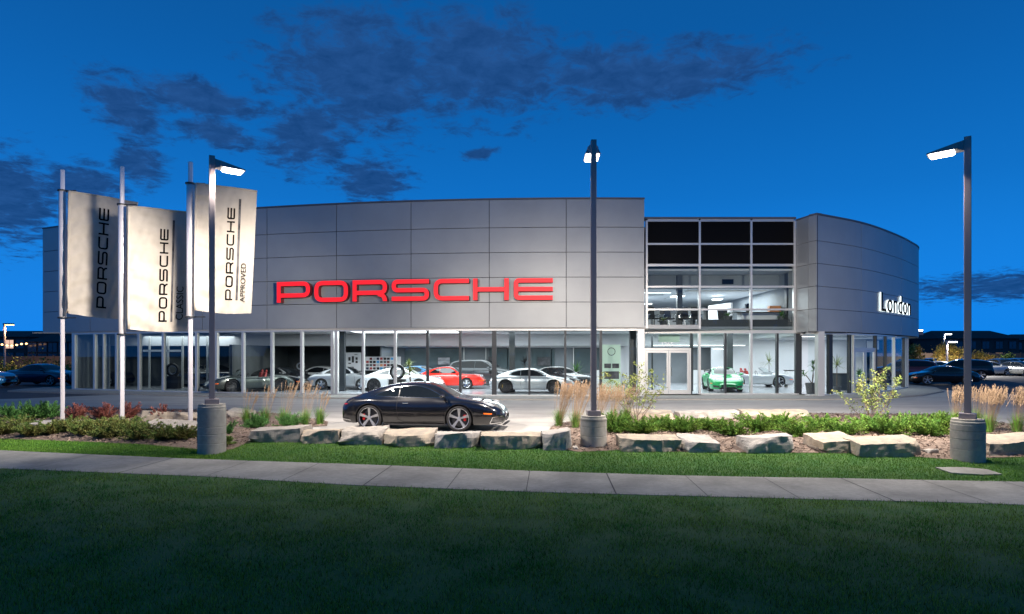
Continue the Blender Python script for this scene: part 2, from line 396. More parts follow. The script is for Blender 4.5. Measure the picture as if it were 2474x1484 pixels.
# ------------------------------------------------------------------ pavement (pale concrete walk along the road) with cut joints
def sidewalk():
    mb = MB(); xs = list(np.arange(-34, 34, .5)); 
    # joints: far point / near point pairs measured along the walk
    vp = (1330.0, HZ)
    farx = [p[0] for p in fe]
    n = len(xs); vs = []
    for x in xs:
        t = (x - fe[1][0]); 
        vs.append((x, farY(x), ZW + .012)); vs.append((x, nearY(x), ZW + .012))
    mb.add(vs, [(2 * i, 2 * i + 1, 2 * i + 3, 2 * i + 2) for i in range(n - 1)])
    # front/back edge thickness
    vs = []
    for x in xs: vs += [(x, nearY(x), ZW + .012), (x, nearY(x) - .002, ZW - .06)]
    mb.add(vs, [(2 * i, 2 * i + 1, 2 * i + 3, 2 * i + 2) for i in range(n - 1)])
    o = mb.build('pavement', 'sidewalk'); tag(o, kind='structure')
    jb = MB()
    jx = [-172, 27, 225, 420, 603, 773, 947, 1118, 1280, 1465, 1655, 1842, 2030, 2225, 2420]
    for k, xd in enumerate(jx):
        yd = float(np.interp(xd, [p[0] for p in FARE], [p[1] for p in FARE])) if 0 <= xd <= 2474 else (1089 - .06 * (-xd) if xd < 0 else 1166)
        X0, Y0 = unz(xd, yd, ZW); dx, dy = (vp[0] - xd) , (HZ - yd)
        # walk the joint towards the camera, along the line through the vanishing point
        sl = (vp[0] - CX) / F; w = .007 if k % 3 else .012
        Y1 = Y0
        while Y1 > nearY(X0 - sl * (Y0 - Y1)): Y1 -= .05
        X1 = X0 - sl * (Y0 - Y1)
        jb.add([(X0 - w, Y0, ZW + .0165), (X0 + w, Y0, ZW + .0165), (X1 + w, Y1, ZW + .0165), (X1 - w, Y1, ZW + .0165)], [(0, 1, 2, 3)])
    tag(jb.build('pavement_joints', 'joint'), kind='structure')
sidewalk()

# ------------------------------------------------------------------ planting beds (mulch)
bedL = [(-60, 1058), (0, 1062), (120, 1066), (240, 1071), (350, 1076), (440, 1084), (500, 1090), (560, 1088), (590, 1076), (600, 1066), (620, 1046), (790, 1030), (793, 1020), (700, 1003), (560, 992), (400, 990), (180, 984), (0, 992), (-60, 996)]
bedR = [(1308, 1082), (1400, 1094), (1500, 1090), (1650, 1094), (1800, 1096), (1930, 1096), (2090, 1098), (2235, 1108), (2290, 1112), (2400, 1108), (2530, 1106), (2530, 1040), (2474, 1030), (2280, 1003), (2000, 1000), (1960, 1000), (1500, 1000), (1420, 1010), (1335, 1030), (1320, 1050)]
sheet('mulch_bed', polyD=bedL, mat_='mulch', off=.02, step=.35)
sheet('mulch_bed', polyD=bedR, mat_='mulch', off=.02, step=.35)
hero_pad = [(598, 1066), (760, 1068), (900, 1074), (1050, 1080), (1200, 1084), (1318, 1086), (1325, 1030), (1400, 1012), (780, 1012), (790, 1030), (618, 1046)]
sheet('drive_paving', polyD=hero_pad, mat_='concrete', off=.006, step=.4)
def poly_contains(P, x, y):
    c = False; n = len(P); j = n - 1
    for i in range(n):
        if (P[i][1] > y) != (P[j][1] > y) and x < (P[j][0] - P[i][0]) * (y - P[i][1]) / (P[j][1] - P[i][1]) + P[i][0]: c = not c
        j = i
    return c
BL = [pt(x, y)[:2] for x, y in bedL]; BR = [pt(x, y)[:2] for x, y in bedR]
def chips():
    C = []
    for P, n in ((BL, 9000), (BR, 11000)):
        xs = [p[0] for p in P]; ys = [p[1] for p in P]; k = 0
        while k < n:
            x, y = random.uniform(min(xs), max(xs)), random.uniform(min(ys), max(ys))
            if poly_contains(P, x, y): C.append((x, y)); k += 1
    C = np.array(C); n = len(C); Z = gzv(C[:, 0], C[:, 1]) + .03
    a = RNG.uniform(0, np.pi, n); L_ = RNG.uniform(.015, .055, n); w = RNG.uniform(.006, .014, n); t = RNG.normal(0, .4, n)
    dx, dy = np.cos(a), np.sin(a); V = np.zeros((n, 4, 3))
    for k, (s1, s2) in enumerate(((-1, -1), (1, -1), (1, 1), (-1, 1))):
        V[:, k, 0] = C[:, 0] + s1 * dx * L_ - s2 * dy * w; V[:, k, 1] = C[:, 1] + s1 * dy * L_ + s2 * dx * w
        V[:, k, 2] = Z + s1 * np.sin(t) * L_ * .7 + s2 * w * .5 + .01
    o = npmesh('mulch_chips', V.reshape(-1, 3), np.arange(n * 4).reshape(n, 4), 'chips'); tag(o, kind='stuff')
chips()
# small flat slab set in the grass on the right
slabD = [(2260, 1133), (2330, 1133), (2385, 1138), (2422, 1150), (2370, 1151), (2300, 1147)]
P = [pt(x, y) for x, y in slabD]
mb = MB(); k = len(P); mb.add([(x, y, z + .035) for x, y, z in P] + [(x, y, z - .05) for x, y, z in P], [tuple(range(k))] + [(i, i + k, (i + 1) % k + k, (i + 1) % k) for i in range(k)])
tag(mb.build('concrete_slab', 'sidewalk'), 'flat pale concrete slab sunk in the grass strip beside the right lamp base', 'slab')

# ------------------------------------------------------------------ lawns
def blades(name, pts, h0, h1, m, w=.0035, lean=.6):
    C = np.array(pts); n = len(C); Z = gzv(C[:, 0], C[:, 1])
    a = RNG.uniform(0, 2 * np.pi, n); h = RNG.uniform(h0, h1, n); la = RNG.uniform(0, 2 * np.pi, n); le = np.abs(RNG.normal(0, lean, n)) * h
    V = np.zeros((n, 3, 3))
    ww = w * RNG.uniform(.7, 1.5, n)
    V[:, 0, 0] = C[:, 0] - np.cos(a) * ww; V[:, 0, 1] = C[:, 1] - np.sin(a) * ww; V[:, 0, 2] = Z - .01
    V[:, 1, 0] = C[:, 0] + np.cos(a) * ww; V[:, 1, 1] = C[:, 1] + np.sin(a) * ww; V[:, 1, 2] = Z - .01
    V[:, 2, 0] = C[:, 0] + np.cos(la) * le; V[:, 2, 1] = C[:, 1] + np.sin(la) * le; V[:, 2, 2] = Z + h
    o = npmesh(name, V.reshape(-1, 3), np.arange(n * 3).reshape(n, 3), m); tag(o, kind='stuff'); return o
def near_lawn():
    # base sheet
    xs = list(np.arange(-34, 34.1, .5)); vs = []; fs = []
    for x in xs: vs += [(x, nearY(x) + .0, ZW + .004), (x, -8.0, ZW + .004)]
    fs = [(2 * i, 2 * i + 1, 2 * i + 3, 2 * i + 2) for i in range(len(xs) - 1)]
    tag(MB().add(vs, fs).build('lawn_ground', 'lawnbase'), kind='structure')
    n = 430000; Y = 4.3 + (13.4 - 4.3) * RNG.random(n) ** 1.15; X = RNG.uniform(-1.15, 1.15, n) * Y
    keep = Y < np.interp(X, NX_, NY_) + RNG.normal(0, .025, n) + .01
    # patchy clumping
    X, Y = X[keep], Y[keep]
    C = np.stack([X, Y], 1)
    dens = np.array([noise.noise((x * 1.6, y * 1.6, 3.0)) for x, y in C[:, :2]]); keep = RNG.random(len(C)) < np.clip(.62 + dens * .9, .2, 1)
    blades('lawn_grass', C[keep], .018, .062, 'blade', .0042, .75)
near_lawn()
def strip_lawn():
    # from the far pavement edge back to the rocks and beds
    bX = np.array([-20] + [pt(x, y)[0] for x, y in [(0, 1063), (120, 1067), (240, 1072), (350, 1077), (440, 1085), (500, 1091), (560, 1089), (590, 1075), (640, 1068), (780, 1070), (900, 1076), (1050, 1082), (1200, 1087), (1318, 1090), (1400, 1096), (1500, 1092), (1650, 1096), (1930, 1098), (2090, 1100), (2235, 1109), (2290, 1115), (2400, 1112), (2474, 1106)]] + [16])
    bY = np.array([17.5] + [pt(x, y)[1] for x, y in [(0, 1063), (120, 1067), (240, 1072), (350, 1077), (440, 1085), (500, 1091), (560, 1089), (590, 1075), (640, 1068), (780, 1070), (900, 1076), (1050, 1082), (1200, 1087), (1318, 1090), (1400, 1096), (1500, 1092), (1650, 1096), (1930, 1098), (2090, 1100), (2235, 1109), (2290, 1115), (2400, 1112), (2474, 1106)]] + [13.6])
    vs = []; fs = []; K = 7; xs = list(np.arange(-24, 20.1, .3))
    for x in xs:
        a, b = farY(x), float(np.interp(x, bX, bY)) + .25
        for k in range(K):
            y = a + (b - a) * k / (K - 1); vs.append((x, y, gz(x, y) + .008))
    for i in range(len(xs) - 1):
        for k in range(K - 1): fs.append((i * K + k, (i + 1) * K + k, (i + 1) * K + k + 1, i * K + k + 1))
    tag(MB().add(vs, fs).build('lawn_ground', 'lawnbase', smooth=True), kind='structure')
    n = 200000; X = RNG.uniform(-17.5, 15.5, n); a = np.interp(X, FX, FY); b = np.interp(X, bX, bY) + RNG.normal(0, .03, n)
    Y = a - .01 + (b - a + .05) * RNG.random(n)
    S_ = np.array([[p[0], p[1]] for p in [pt(x, y) for x, y in slabD]])
    keep = np.array([not poly_contains(S_, x, y) for x, y in zip(X, Y)])
    for (bx, by) in BASES: keep &= (X - bx) ** 2 + (Y - by) ** 2 > .33 ** 2
    blades('strip_grass', np.stack([X, Y], 1)[keep], .02, .06, 'blade2', .0045, .55)
BASES = [(-5.85*0 + px(512, 14.45), 14.45), (px(1434, 14.45), 14.45), (px(2341, 12.9), 12.9)]
strip_lawn()

# ================================================================== building
ZB = .06
B = empty('dealership_building', (0, 32, 0), 0, 'long grey panelled car showroom with curved front, glazed ground floor and glass entrance bay', 'building')
def bpar(o):
    o.parent = B; o.matrix_parent_inverse = Matrix.Translation((0, -32, 0)); return o
AR, AX0, AY0 = 75.5, 4.0, 30.1
def arcY(X): return AY0 + AR - math.sqrt(AR * AR - (X - AX0) ** 2)
def facp(xd):
    """X on the main facade for a pixel column"""
    X = (xd - CX) / F * 31
    for _ in range(20): X = (xd - CX) / F * arcY(X)
    return X
def arc_n(X):
    d = Vector((-(X - AX0), math.sqrt(AR * AR - (X - AX0) ** 2), 0)); d.normalize(); return -d   # outwards
def main_cladding():
    cols = [facp(x) for x in (103, 218, 350, 489, 645, 813, 993, 1182, 1368, 1557)]
    rows = [3.38, 4.62, 5.83, 7.04, 8.25, 9.62]
    mb = MB(); g = .014
    for i in range(len(cols) - 1):
        for j in range(len(rows) - 1):
            x0, x1 = cols[i] + g, cols[i + 1] - g; z0, z1 = rows[j] + g, rows[j + 1] - g; n = 4
            for k in range(n):
                a, b = x0 + (x1 - x0) * k / n, x0 + (x1 - x0) * (k + 1) / n; ya, yb = arcY(a), arcY(b)
                mb.add([(a, ya, z0), (b, yb, z0), (b, yb, z1), (a, ya, z1), (a, ya + .05, z0), (b, yb + .05, z0), (b, yb + .05, z1), (a, ya + .05, z1)],
                       [(0, 1, 2, 3), (4, 0, 3, 7), (1, 5, 6, 2), (3, 2, 6, 7), (4, 5, 1, 0)])
    # side and back cladding
    xl, xr = cols[0], cols[-1]
    mb.box(xl - .02, xl + .06, arcY(xl) + .06, 60, 3.38, 9.62); mb.box(xr - .05, xr, arcY(xr) + .06, 34, 3.4, 9.62)
    bpar(mb.build('cladding_wall', 'panel'))
    mb = MB(); xs = np.linspace(xl + .08, xr - .02, 28)
    for a, b in zip(xs[:-1], xs[1:]):
        ya, yb = arcY(a) + .06, arcY(b) + .06
        mb.hexa([(a, ya, 3.42), (b, yb, 3.42), (b, yb + .3, 3.42), (a, ya + .3, 3.42)], [(a, ya, 9.6), (b, yb, 9.6), (b, yb + .3, 9.6), (a, ya + .3, 9.6)])
    bpar(mb.build('cladding_backing', 'groove'))
    mb = MB(); xs = np.linspace(xl - .03, xr + .01, 28)
    for a, b in zip(xs[:-1], xs[1:]):
        ya, yb = arcY(a) - .03, arcY(b) - .03
        mb.hexa([(a, ya, 9.62), (b, yb, 9.62), (b, yb + .5, 9.62), (a, ya + .5, 9.62)], [(a, ya, 9.69), (b, yb, 9.69), (b, yb + .5, 9.69), (a, ya + .5, 9.69)])
    bpar(mb.build('coping', 'coping'))
    # soffit and head beam
    mb = MB(); xs = np.linspace(xl + .02, xr + .1, 28)
    for a, b in zip(xs[:-1], xs[1:]):
        ya, yb = arcY(a) + .02, arcY(b) + .02
        mb.hexa([(a, ya, 3.31), (b, yb, 3.31), (b, yb + .25, 3.31), (a, ya + .25, 3.31)], [(a, ya, 3.38), (b, yb, 3.38), (b, yb + .25, 3.38), (a, ya + .25, 3.38)])
    bpar(mb.build('soffit', 'soffit'))
    mb = MB(); mb.box(xl + .08, facp(180), 36.4, 60, 3.32, 3.38); bpar(mb.build('soffit', 'soffit'))
main_cladding()
def seg_box(a, b, y0, y1, z0, z1):
    """box from point a to b in plan, depth y0..y1 measured inwards (towards +normal)"""
    a, b = Vector((*a, 0)), Vector((*b, 0)); d = (b - a).normalized(); n = Vector((-d.y, d.x, 0))
    q = [a + n * y0, b + n * y0, b + n * y1, a + n * y1]
    return [(p.x, p.y, z0) for p in q], [(p.x, p.y, z1) for p in q]
def facade_run(pts, z0, z1, widths, fr='alu', glass='glass', sill=True, head=True, skip=(), gl='window'):
    """pts: plan points of the mullions from left to right; one pane between each pair"""
    for i, p in enumerate(pts):
        a = pts[max(0, i - 1)]; b = pts[min(len(pts) - 1, i + 1)]
        if i == 0: a = pts[0]
        d = Vector((b[0] - a[0], b[1] - a[1])).normalized(); w = widths[i]
        if w <= 0: continue
        wid, mt = (w, fr) if w < 10 else (w - 10, 'darkframe')
        s = d * wid / 2
        bt, tp = seg_box((p[0] - s.x, p[1] - s.y), (p[0] + s.x, p[1] + s.y), -.045, .13, z0, z1)
        bpar(MB().hexa(bt, tp).build('mullion', mt))
    for i in range(len(pts) - 1):
        a, b = Vector(pts[i]), Vector(pts[i + 1]); d = (b - a); L_ = d.length; d.normalize(); n = Vector((-d.y, d.x))
        if i in skip: continue
        e0, e1 = a + d * .03 + n * .02, b - d * .03 + n * .02
        o = MB().add([(e0.x, e0.y, z0 + .05), (e1.x, e1.y, z0 + .05), (e1.x, e1.y, z1 - .02), (e0.x, e0.y, z1 - .02)], [(0, 1, 2, 3)]).build(gl, glass); bpar(o)
    if sill:
        mb = MB()
        for i in range(len(pts) - 1): mb.hexa(*seg_box(pts[i], pts[i + 1], -.05, .14, z0 - .02, z0 + .055))
        bpar(mb.build('sill_frame', 'alu'))
    if head:
        mb = MB()
        for i in range(len(pts) - 1): mb.hexa(*seg_box(pts[i], pts[i + 1], -.05, .14, z1 - .07, z1))
        bpar(mb.build('head_frame', 'alu'))
IN = .06
mx = [177, 227, 249, 280, 334.6, 393, 473.6, 522, 586, 656, 728, 802, 812, 876.5, 954, 1032.5, 1111.5, 1194, 1279, 1366, 1452, 1540]
wd = [.26, .14, .08, .14, .14, .14, .14, .12, .13, .13, .13, .13, .16, .11, .12, 10.12, 10.11, 10.22, 10.10, 10.10, 10.12, .0]
pts = [(facp(x), arcY(facp(x)) + IN) for x in mx]
dk = [(i < 6) for i in range(21)]
zt = 3.31
facade_run(pts[:8], ZB, zt, wd[:8], glass='glassdark'); facade_run(pts[7:], ZB, zt, [0] + wd[8:])
# white pillar at the end of the main glazing
Xp = facp(1543.5); bpar(MB().box(Xp - .05, Xp + .26, arcY(Xp) - .05, arcY(Xp) + .25, 0, 3.31).build('pillar', 'alu'))
# return wall at left end (glass side)
XL = pts[0][0]; bpar(MB().box(XL - .13, XL - .03, pts[0][1] + .14, 60, 0, 3.3).build('side_wall', 'wallg'))

# ---- centre bay
YC = 31.5
cx_ = [px(x, YC) for x in (1562, 1690, 1814.5, 1919)]
zz_ = [hz(y, YC) for y in (801, 748, 693, 641, 590, 533)]
for i, x in enumerate(cx_):
    bpar(MB().box(x - .05, x + .05, YC - .06, YC + .12, zz_[0], zz_[-1]).build('mullion', 'alu'))
for j, z in enumerate(zz_):
    t = .06 if j in (0, 3, 5) else .045
    for i in range(3): bpar(MB().box(cx_[i] + .05, cx_[i + 1] - .05, YC - .055, YC + .11, z - t, z + t).build('transom', 'alu'))
for i in range(3):
    for j in range(5):
        a, b, z0, z1 = cx_[i] + .05, cx_[i + 1] - .05, zz_[j] + .05, zz_[j + 1] - .05
        if j >= 3: bpar(MB().box(a, b, YC + .0, YC + .04, z0, z1).build('black_panel', 'blackpane'))
        else: bpar(MB().add([(a, YC, z0), (b, YC, z0), (b, YC, z1), (a, YC, z1)], [(0, 1, 2, 3)]).build('window', 'glass'))
bpar(MB().box(cx_[0] - .3, cx_[-1] + .05, YC - .1, YC + .5, zz_[-1] + .06, zz_[-1] + .16).build('coping', 'coping'))
# ground floor of the bay
GZ = 3.2
gx = [px(x, YC) for x in (1552, 1690, 1752.5, 1815, 1878, 1929, 1946)]
bpar(MB().box(px(1545, YC), gx[1] + .05, YC - .05, YC + .2, GZ + .06, GZ + .38).build('spandrel', 'panel'))
bpar(MB().box(px(1545, YC), gx[-1], YC - .06, YC + .12, GZ - .05, GZ + .05).build('head_frame', 'alu'))
for x, w, m_ in ((gx[1], .11, 'alu'), (gx[2], .09, 'darkframe'), (gx[3], .11, 'alu'), (gx[4], .10, 'darkframe'), (gx[5], .30, 'darkframe')):
    bpar(MB().box(x - w / 2, x + w / 2, YC - .05, YC + .14, ZB, GZ - .05).build('mullion', m_))
for a, b in ((1, 2), (2, 3), (3, 4), (4, 5)):
    bpar(MB().add([(gx[a] + .06, YC + .03, ZB + .05), (gx[b] - .06, YC + .03, ZB + .05), (gx[b] - .06, YC + .03, GZ - .05), (gx[a] + .06, YC + .03, GZ - .05)], [(0, 1, 2, 3)]).build('window', 'glass'))
bpar(MB().box(gx[1] + .06, gx[5], YC - .06, YC + .14, ZB - .03, ZB + .05).build('sill_frame', 'alu'))
# entrance: double glass door with fanlight
dx0, dx1 = px(1560, YC), px(1665, YC); dm = (dx0 + dx1) / 2 + .05; dz = hz(847, YC)
fr = MB()
for a, b, z0, z1 in ((dx0 - .08, dx0, ZB, dz), (dx1, dx1 + .08, ZB, dz), (dx0 - .08, dx1 + .08, dz, dz + .12)): fr.box(a, b, YC - .05, YC + .1, z0, z1)
bpar(fr.build('door_frame', 'alu'))
for a, b in ((dx0 + .01, dm - .01), (dm + .01, dx1 - .01)):
    d = MB(); t = .09
    d.box(a, a + t, YC - .03, YC + .03, ZB + .01, dz - .01); d.box(b - t, b, YC - .03, YC + .03, ZB + .01, dz - .01)
    d.box(a + t, b - t, YC - .03, YC + .03, ZB + .01, ZB + .22); d.box(a + t, b - t, YC - .03, YC + .03, dz - .12, dz - .01)
    do = bpar(d.build('door', 'alu'))
    MB().add([(a + t, YC, ZB + .22), (b - t, YC, ZB + .22), (b - t, YC, dz - .12), (a + t, YC, dz - .12)], [(0, 1, 2, 3)]).build('door_pane', 'glass', do)
    hx = dm - .14 if a < dm - .5 else dm + .14
    MB().box(hx - .015, hx + .015, YC - .09, YC - .06, 1.0, 1.45).box(hx - .012, hx + .012, YC - .06, YC - .03, 1.02, 1.05).box(hx - .012, hx + .012, YC - .06, YC - .03, 1.40, 1.43).build('door_handle', 'chrome', do)
bpar(MB().add([(dx0, YC + .03, dz + .12), (dx1 + .08, YC + .03, dz + .12), (dx1 + .08, YC + .03, GZ - .05), (dx0, YC + .03, GZ - .05)], [(0, 1, 2, 3)]).build('fanlight', 'glass'))
bpar(MB().add([(dx1 + .1, YC + .03, ZB), (gx[1] - .06, YC + .03, ZB), (gx[1] - .06, YC + .03, GZ - .05), (dx1 + .1, YC + .03, GZ - .05)], [(0, 1, 2, 3)]).build('window', 'glass'))
for x in (px(1557, YC), px(1672, YC)): bpar(MB().box(x - .05, x + .03, YC + .1, YC + .25, ZB, GZ).build('mullion', 'darkframe'))
# vestibule inside the entrance
for x in (px(1575, 34), px(1672, 34)): bpar(MB().box(x - .04, x + .04, 33.9, 34.0, ZB, 3.2).build('vestibule_post', 'darkframe'))
bpar(MB().box(px(1575, 34), px(1672, 34), 33.9, 34.0, 2.35, 2.45).build('vestibule_rail', 'darkframe'))
bpar(MB().box(px(1592, 32.2), px(1642, 32.2), 32.2, 32.3, 2.72, 3.12).build('transom_panel', 'mint'))
# corner pillar
bpar(MB().box(gx[6] - .02, gx[6] + .30, 30.15, 30.5, 0, 3.2).build('pillar', 'alu'))
bpar(MB().box(gx[6] - .02, gx[6] + .10, 30.5, YC + .1, GZ - .1, GZ).build('head_frame', 'alu'))

# ---- curved tower
TW = [(14.72, 30.0), (18.0, 32.0), (21.0, 34.5), (23.9, 37.3), (26.2, 40.0), (27.6, 43.6), (28.0, 47), (27.4, 51)]
def spline(P, n, kts=None):
    P = [Vector((*p, 0)) for p in P]; out = []
    ext_ = [P[0] * 2 - P[1]] + P + [P[-1] * 2 - P[-2]]
    for i in range(1, len(ext_) - 2):
        p0, p1, p2, p3 = ext_[i - 1:i + 3]
        for k in range(n):
            t = k / n; out.append(.5 * ((2 * p1) + (p2 - p0) * t + (2 * p0 - 5 * p1 + 4 * p2 - p3) * t * t + (3 * p1 - p0 - 3 * p2 + p3) * t ** 3))
    out.append(P[-1]); return [(p.x, p.y) for p in out]
TS = spline(TW, 8)
trow = [3.19, 4.29, 5.39, 6.49, 7.59, 8.84]
def tower():
    mb = MB(); bk = MB(); g = .011
    cham = [(cx_[-1] + .06, YC - .05), (px(1953, 30.45), 30.45), (14.70, 30.0)]
    def panel(a, b, z0, z1, ga=g, gb=g):
        a, b = Vector((*a, 0)), Vector((*b, 0)); d = (b - a).normalized(); n = Vector((-d.y, d.x, 0)) * .05
        a = a + d * ga; b = b - d * gb
        mb.add([(*a.xy, z0), (*b.xy, z0), (*b.xy, z1), (*a.xy, z1), (*(a + n).xy, z0), (*(b + n).xy, z0), (*(b + n).xy, z1), (*(a + n).xy, z1)],
               [(0, 1, 2, 3), (4, 0, 3, 7), (1, 5, 6, 2), (3, 2, 6, 7), (4, 5, 1, 0)])
    seams = {8, 20, 32}
    for j in range(5):
        z0, z1 = trow[j] + g, trow[j + 1] - g
        panel(cham[0], cham[1], z0, z1); panel(cham[1], cham[2], z0, z1, g, 0)
        for i in range(len(TS) - 1): panel(TS[i], TS[i + 1], z0, z1, g if i in seams else 0, g if i + 1 in seams else 0)
    bpar(mb.build('tower_cladding', 'panel', smooth=False))
    for i in range(len(TS) - 1): bk.hexa(*seg_box(TS[i], TS[i + 1], .055, .075 if i < 2 else .3, 3.22, 8.8))
    bk.hexa(*seg_box(cham[0], cham[1], .055, .1, 3.22, 8.8)); bk.hexa(*seg_box(cham[1], cham[2], .055, .1, 3.22, 8.8))
    bpar(bk.build('cladding_backing', 'groove'))
    cp = MB()
    for i in range(len(TS) - 1): cp.hexa(*seg_box(TS[i], TS[i + 1], -.03, .4, 8.84, 8.92))
    cp.hexa(*seg_box(cham[0], cham[2], -.03, .3, 8.845, 8.915))
    bpar(cp.build('coping', 'coping'))
    # soffit disc
    ins = [(14.8, 31.0)] + [(x, y) for x, y in TS] + [(14.8, 50)]
    n = len(ins); so = MB().add([(x, y, 3.16) for x, y in ins], [tuple(range(n))]); bpar(so.build('soffit', 'soffit'))
    # tower glazing on a tighter curve
    G = [(14.45, 30.3), (px(2006, 30.95), 30.95), (px(2053, 31.5), 31.5), (px(2062, 31.65), 31.65), (px(2116, 33.0), 33.0), (px(2140, 34.2), 34.2), (px(2161, 35.5), 35.5), (px(2184, 37.3), 37.3), (px(2192, 38.2), 38.2), (24.35, 42), (24.2, 48)]
    facade_run(G, ZB, 3.15, [.0, 10.24, 10.1, .05, 10.1, 10.1, .09, 10.12, .16, .1, .1], skip=(3,))
    # double door in the curve
    a, b = Vector(G[3]), Vector(G[4]); d = (b - a).normalized(); L_ = (b - a).length; zt_ = 2.3
    def seg(u0, u1, y0, y1, z0, z1): return seg_box((a + d * u0)[:], (a + d * u1)[:], y0, y1, z0, z1)
    f = MB(); f.hexa(*seg(.02, .12, -.02, .12, ZB, zt_)); f.hexa(*seg(L_ - .12, L_ - .02, -.02, .12, ZB, zt_)); f.hexa(*seg(.02, L_ - .02, -.02, .12, zt_, zt_ + .12)); bpar(f.build('door_frame', 'alu'))
    for u0, u1 in ((.13, L_ / 2 - .01), (L_ / 2 + .01, L_ - .13)):
        q = MB(); q.hexa(*seg(u0, u0 + .08, 0, .06, ZB, zt_ - .01)); q.hexa(*seg(u1 - .08, u1, 0, .06, ZB, zt_ - .01)); q.hexa(*seg(u0 + .08, u1 - .08, 0, .06, ZB, ZB + .2)); q.hexa(*seg(u0 + .08, u1 - .08, 0, .06, zt_ - .1, zt_ - .01))
        do = bpar(q.build('door', 'alu')); e0, e1 = a + d * (u0 + .08), a + d * (u1 - .08)
        MB().add([(e0.x, e0.y + .03, ZB + .2), (e1.x, e1.y + .03, ZB + .2), (e1.x, e1.y + .03, zt_ - .1), (e0.x, e0.y + .03, zt_ - .1)], [(0, 1, 2, 3)]).build('door_pane', 'glass', do)
    e0, e1 = a, b
    bpar(MB().add([(e0.x, e0.y + .03, zt_ + .12), (e1.x, e1.y + .03, zt_ + .12), (e1.x, e1.y + .03, 3.1), (e0.x, e0.y + .03, 3.1)], [(0, 1, 2, 3)]).build('fanlight', 'glass'))
    return G
TG = tower()
# ---- shell: roof, floors, ceilings, inner walls
xl, xr = facp(103), facp(1557)
bpar(MB().add([(xl + .1, 37.2, 9.4)] + [(x, arcY(x) + .3, 9.4) for x in np.linspace(xl + .2, xr, 20)] + [(xr, 60, 9.4), (xl + .1, 60, 9.4)], [tuple(range(23))]).build('roof', 'coping'))
bpar(MB().box(xr + .02, 14.5, YC + .3, 60, 8.5, 8.6).build('roof', 'coping'))
bpar(MB().add([(14.5, YC + .2, 8.5)] + [(x, y + .35, 8.5) for x, y in TS[1:]] + [(14.5, 60, 8.5)], [tuple(range(len(TS) + 1))]).build('roof', 'coping'))
bpar(MB().box(xl, 27, 50, 50.2, 0, 8.4).build('rear_wall', 'wallw'))
fl = [(pts[0][0] + .02, pts[0][1] + .15)] + [(p[0], p[1] + .15) for p in pts[1:-1]] + [(gx[0], YC + .16), (gx[6], YC + .16), (14.5, 30.45)] + [(p[0] - .05, p[1] + .15) for p in TG[1:]] + [(24.2, 50), (pts[0][0], 50)]
bpar(MB().add([(x, y, ZB + .012) for x, y in fl], [tuple(range(len(fl)))]).build('floor', 'floor'))
# ground-floor ceiling in front of the bulkhead
cl = [(p[0], p[1] + .16) for p in pts] + [(14.6, 31.7), (14.6, 38), (pts[0][0], 38)]
bpar(MB().add([(x, y, 3.35) for x, y in cl], [tuple(reversed(range(len(cl))))]).build('ceiling', 'ceil'))
bpar(MB().box(XL, 14.6, 38.0, 38.2, 2.62, 3.36).build('bulkhead', 'ceil'))
bpar(MB().box(XL, 14.6, 38.2, 49.9, 2.62, 2.7).build('ceiling', 'ceil'))
cl = [(14.6, 31.7)] + [(p[0] - .1, p[1] + .18) for p in TG[1:]] + [(24.1, 49.9), (14.6, 49.9)]
bpar(MB().add([(x, y, 3.12) for x, y in cl], [tuple(range(len(cl)))]).build('ceiling', 'ceil'))
bpar(MB().box(14.6, 14.7, 31.3, 49.9, 3.05, 3.42).build('bulkhead', 'ceil'))
# partitions
bpar(MB().box(-15.3, -15.15, 33.6, 50, ZB, 2.62).build('partition', 'walld'))
bpar(MB().box(-24.8, -15.3, 40.0, 40.15, ZB, 3.3).build('partition', 'walld'))
bpar(MB().box(-15.15, -8.4, 42.0, 42.15, ZB, 2.62).build('partition', 'walld'))
bpar(MB().box(-8.4, 14.6, 44.0, 44.15, ZB, 2.62).build('partition', 'wallg'))
bpar(MB().box(13.5, 24, 42.0, 42.15, ZB, 3.1).build('partition', 'wallw'))
bpar(MB().box(-8.4, -8.3, 39.5, 44, ZB, 2.62).build('partition', 'wallg'))
bpar(MB().box(6.9, 7.0, 35.2, 44, ZB, 2.62).build('partition', 'wallw'))
for x in np.arange(-3.4, 6.5, 1.55):     # office glazing frames
    bpar(MB().box(x - .03, x + .03, 43.9, 43.99, ZB, 2.62).build('office_frame', 'aluwhite'))
for x0, x1 in ((-7.6, -3.6), (-1.6, 1.0), (1.4, 3.0), (4.4, 6.2)):
    bpar(MB().box(x0, x1, 43.9, 43.96, .8, 2.5).build('office_window', 'offglass'))
for x, y in ((-9.3, 34.0), (.0, 33.6), (px(1530, 33), 33.2), (12.6, 36)): bpar(MB().box(x - .16, x + .16, y - .16, y + .16, ZB, 3.35).build('column', 'darkframe'))
# left block: inner vestibule frames and door
for xd, w in ((262, .1), (300, .08), (360, .08), (405, .1), (440, .1), (500, .08)): 
    X = px(xd, 37.5); bpar(MB().box(X - w / 2, X + w / 2, 37.5, 37.6, ZB, 3.2).build('vestibule_post', 'alu'))
bpar(MB().box(px(345, 37.5), px(440, 37.5), 37.5, 37.6, 2.25, 2.37).build('vestibule_rail', 'alu'))
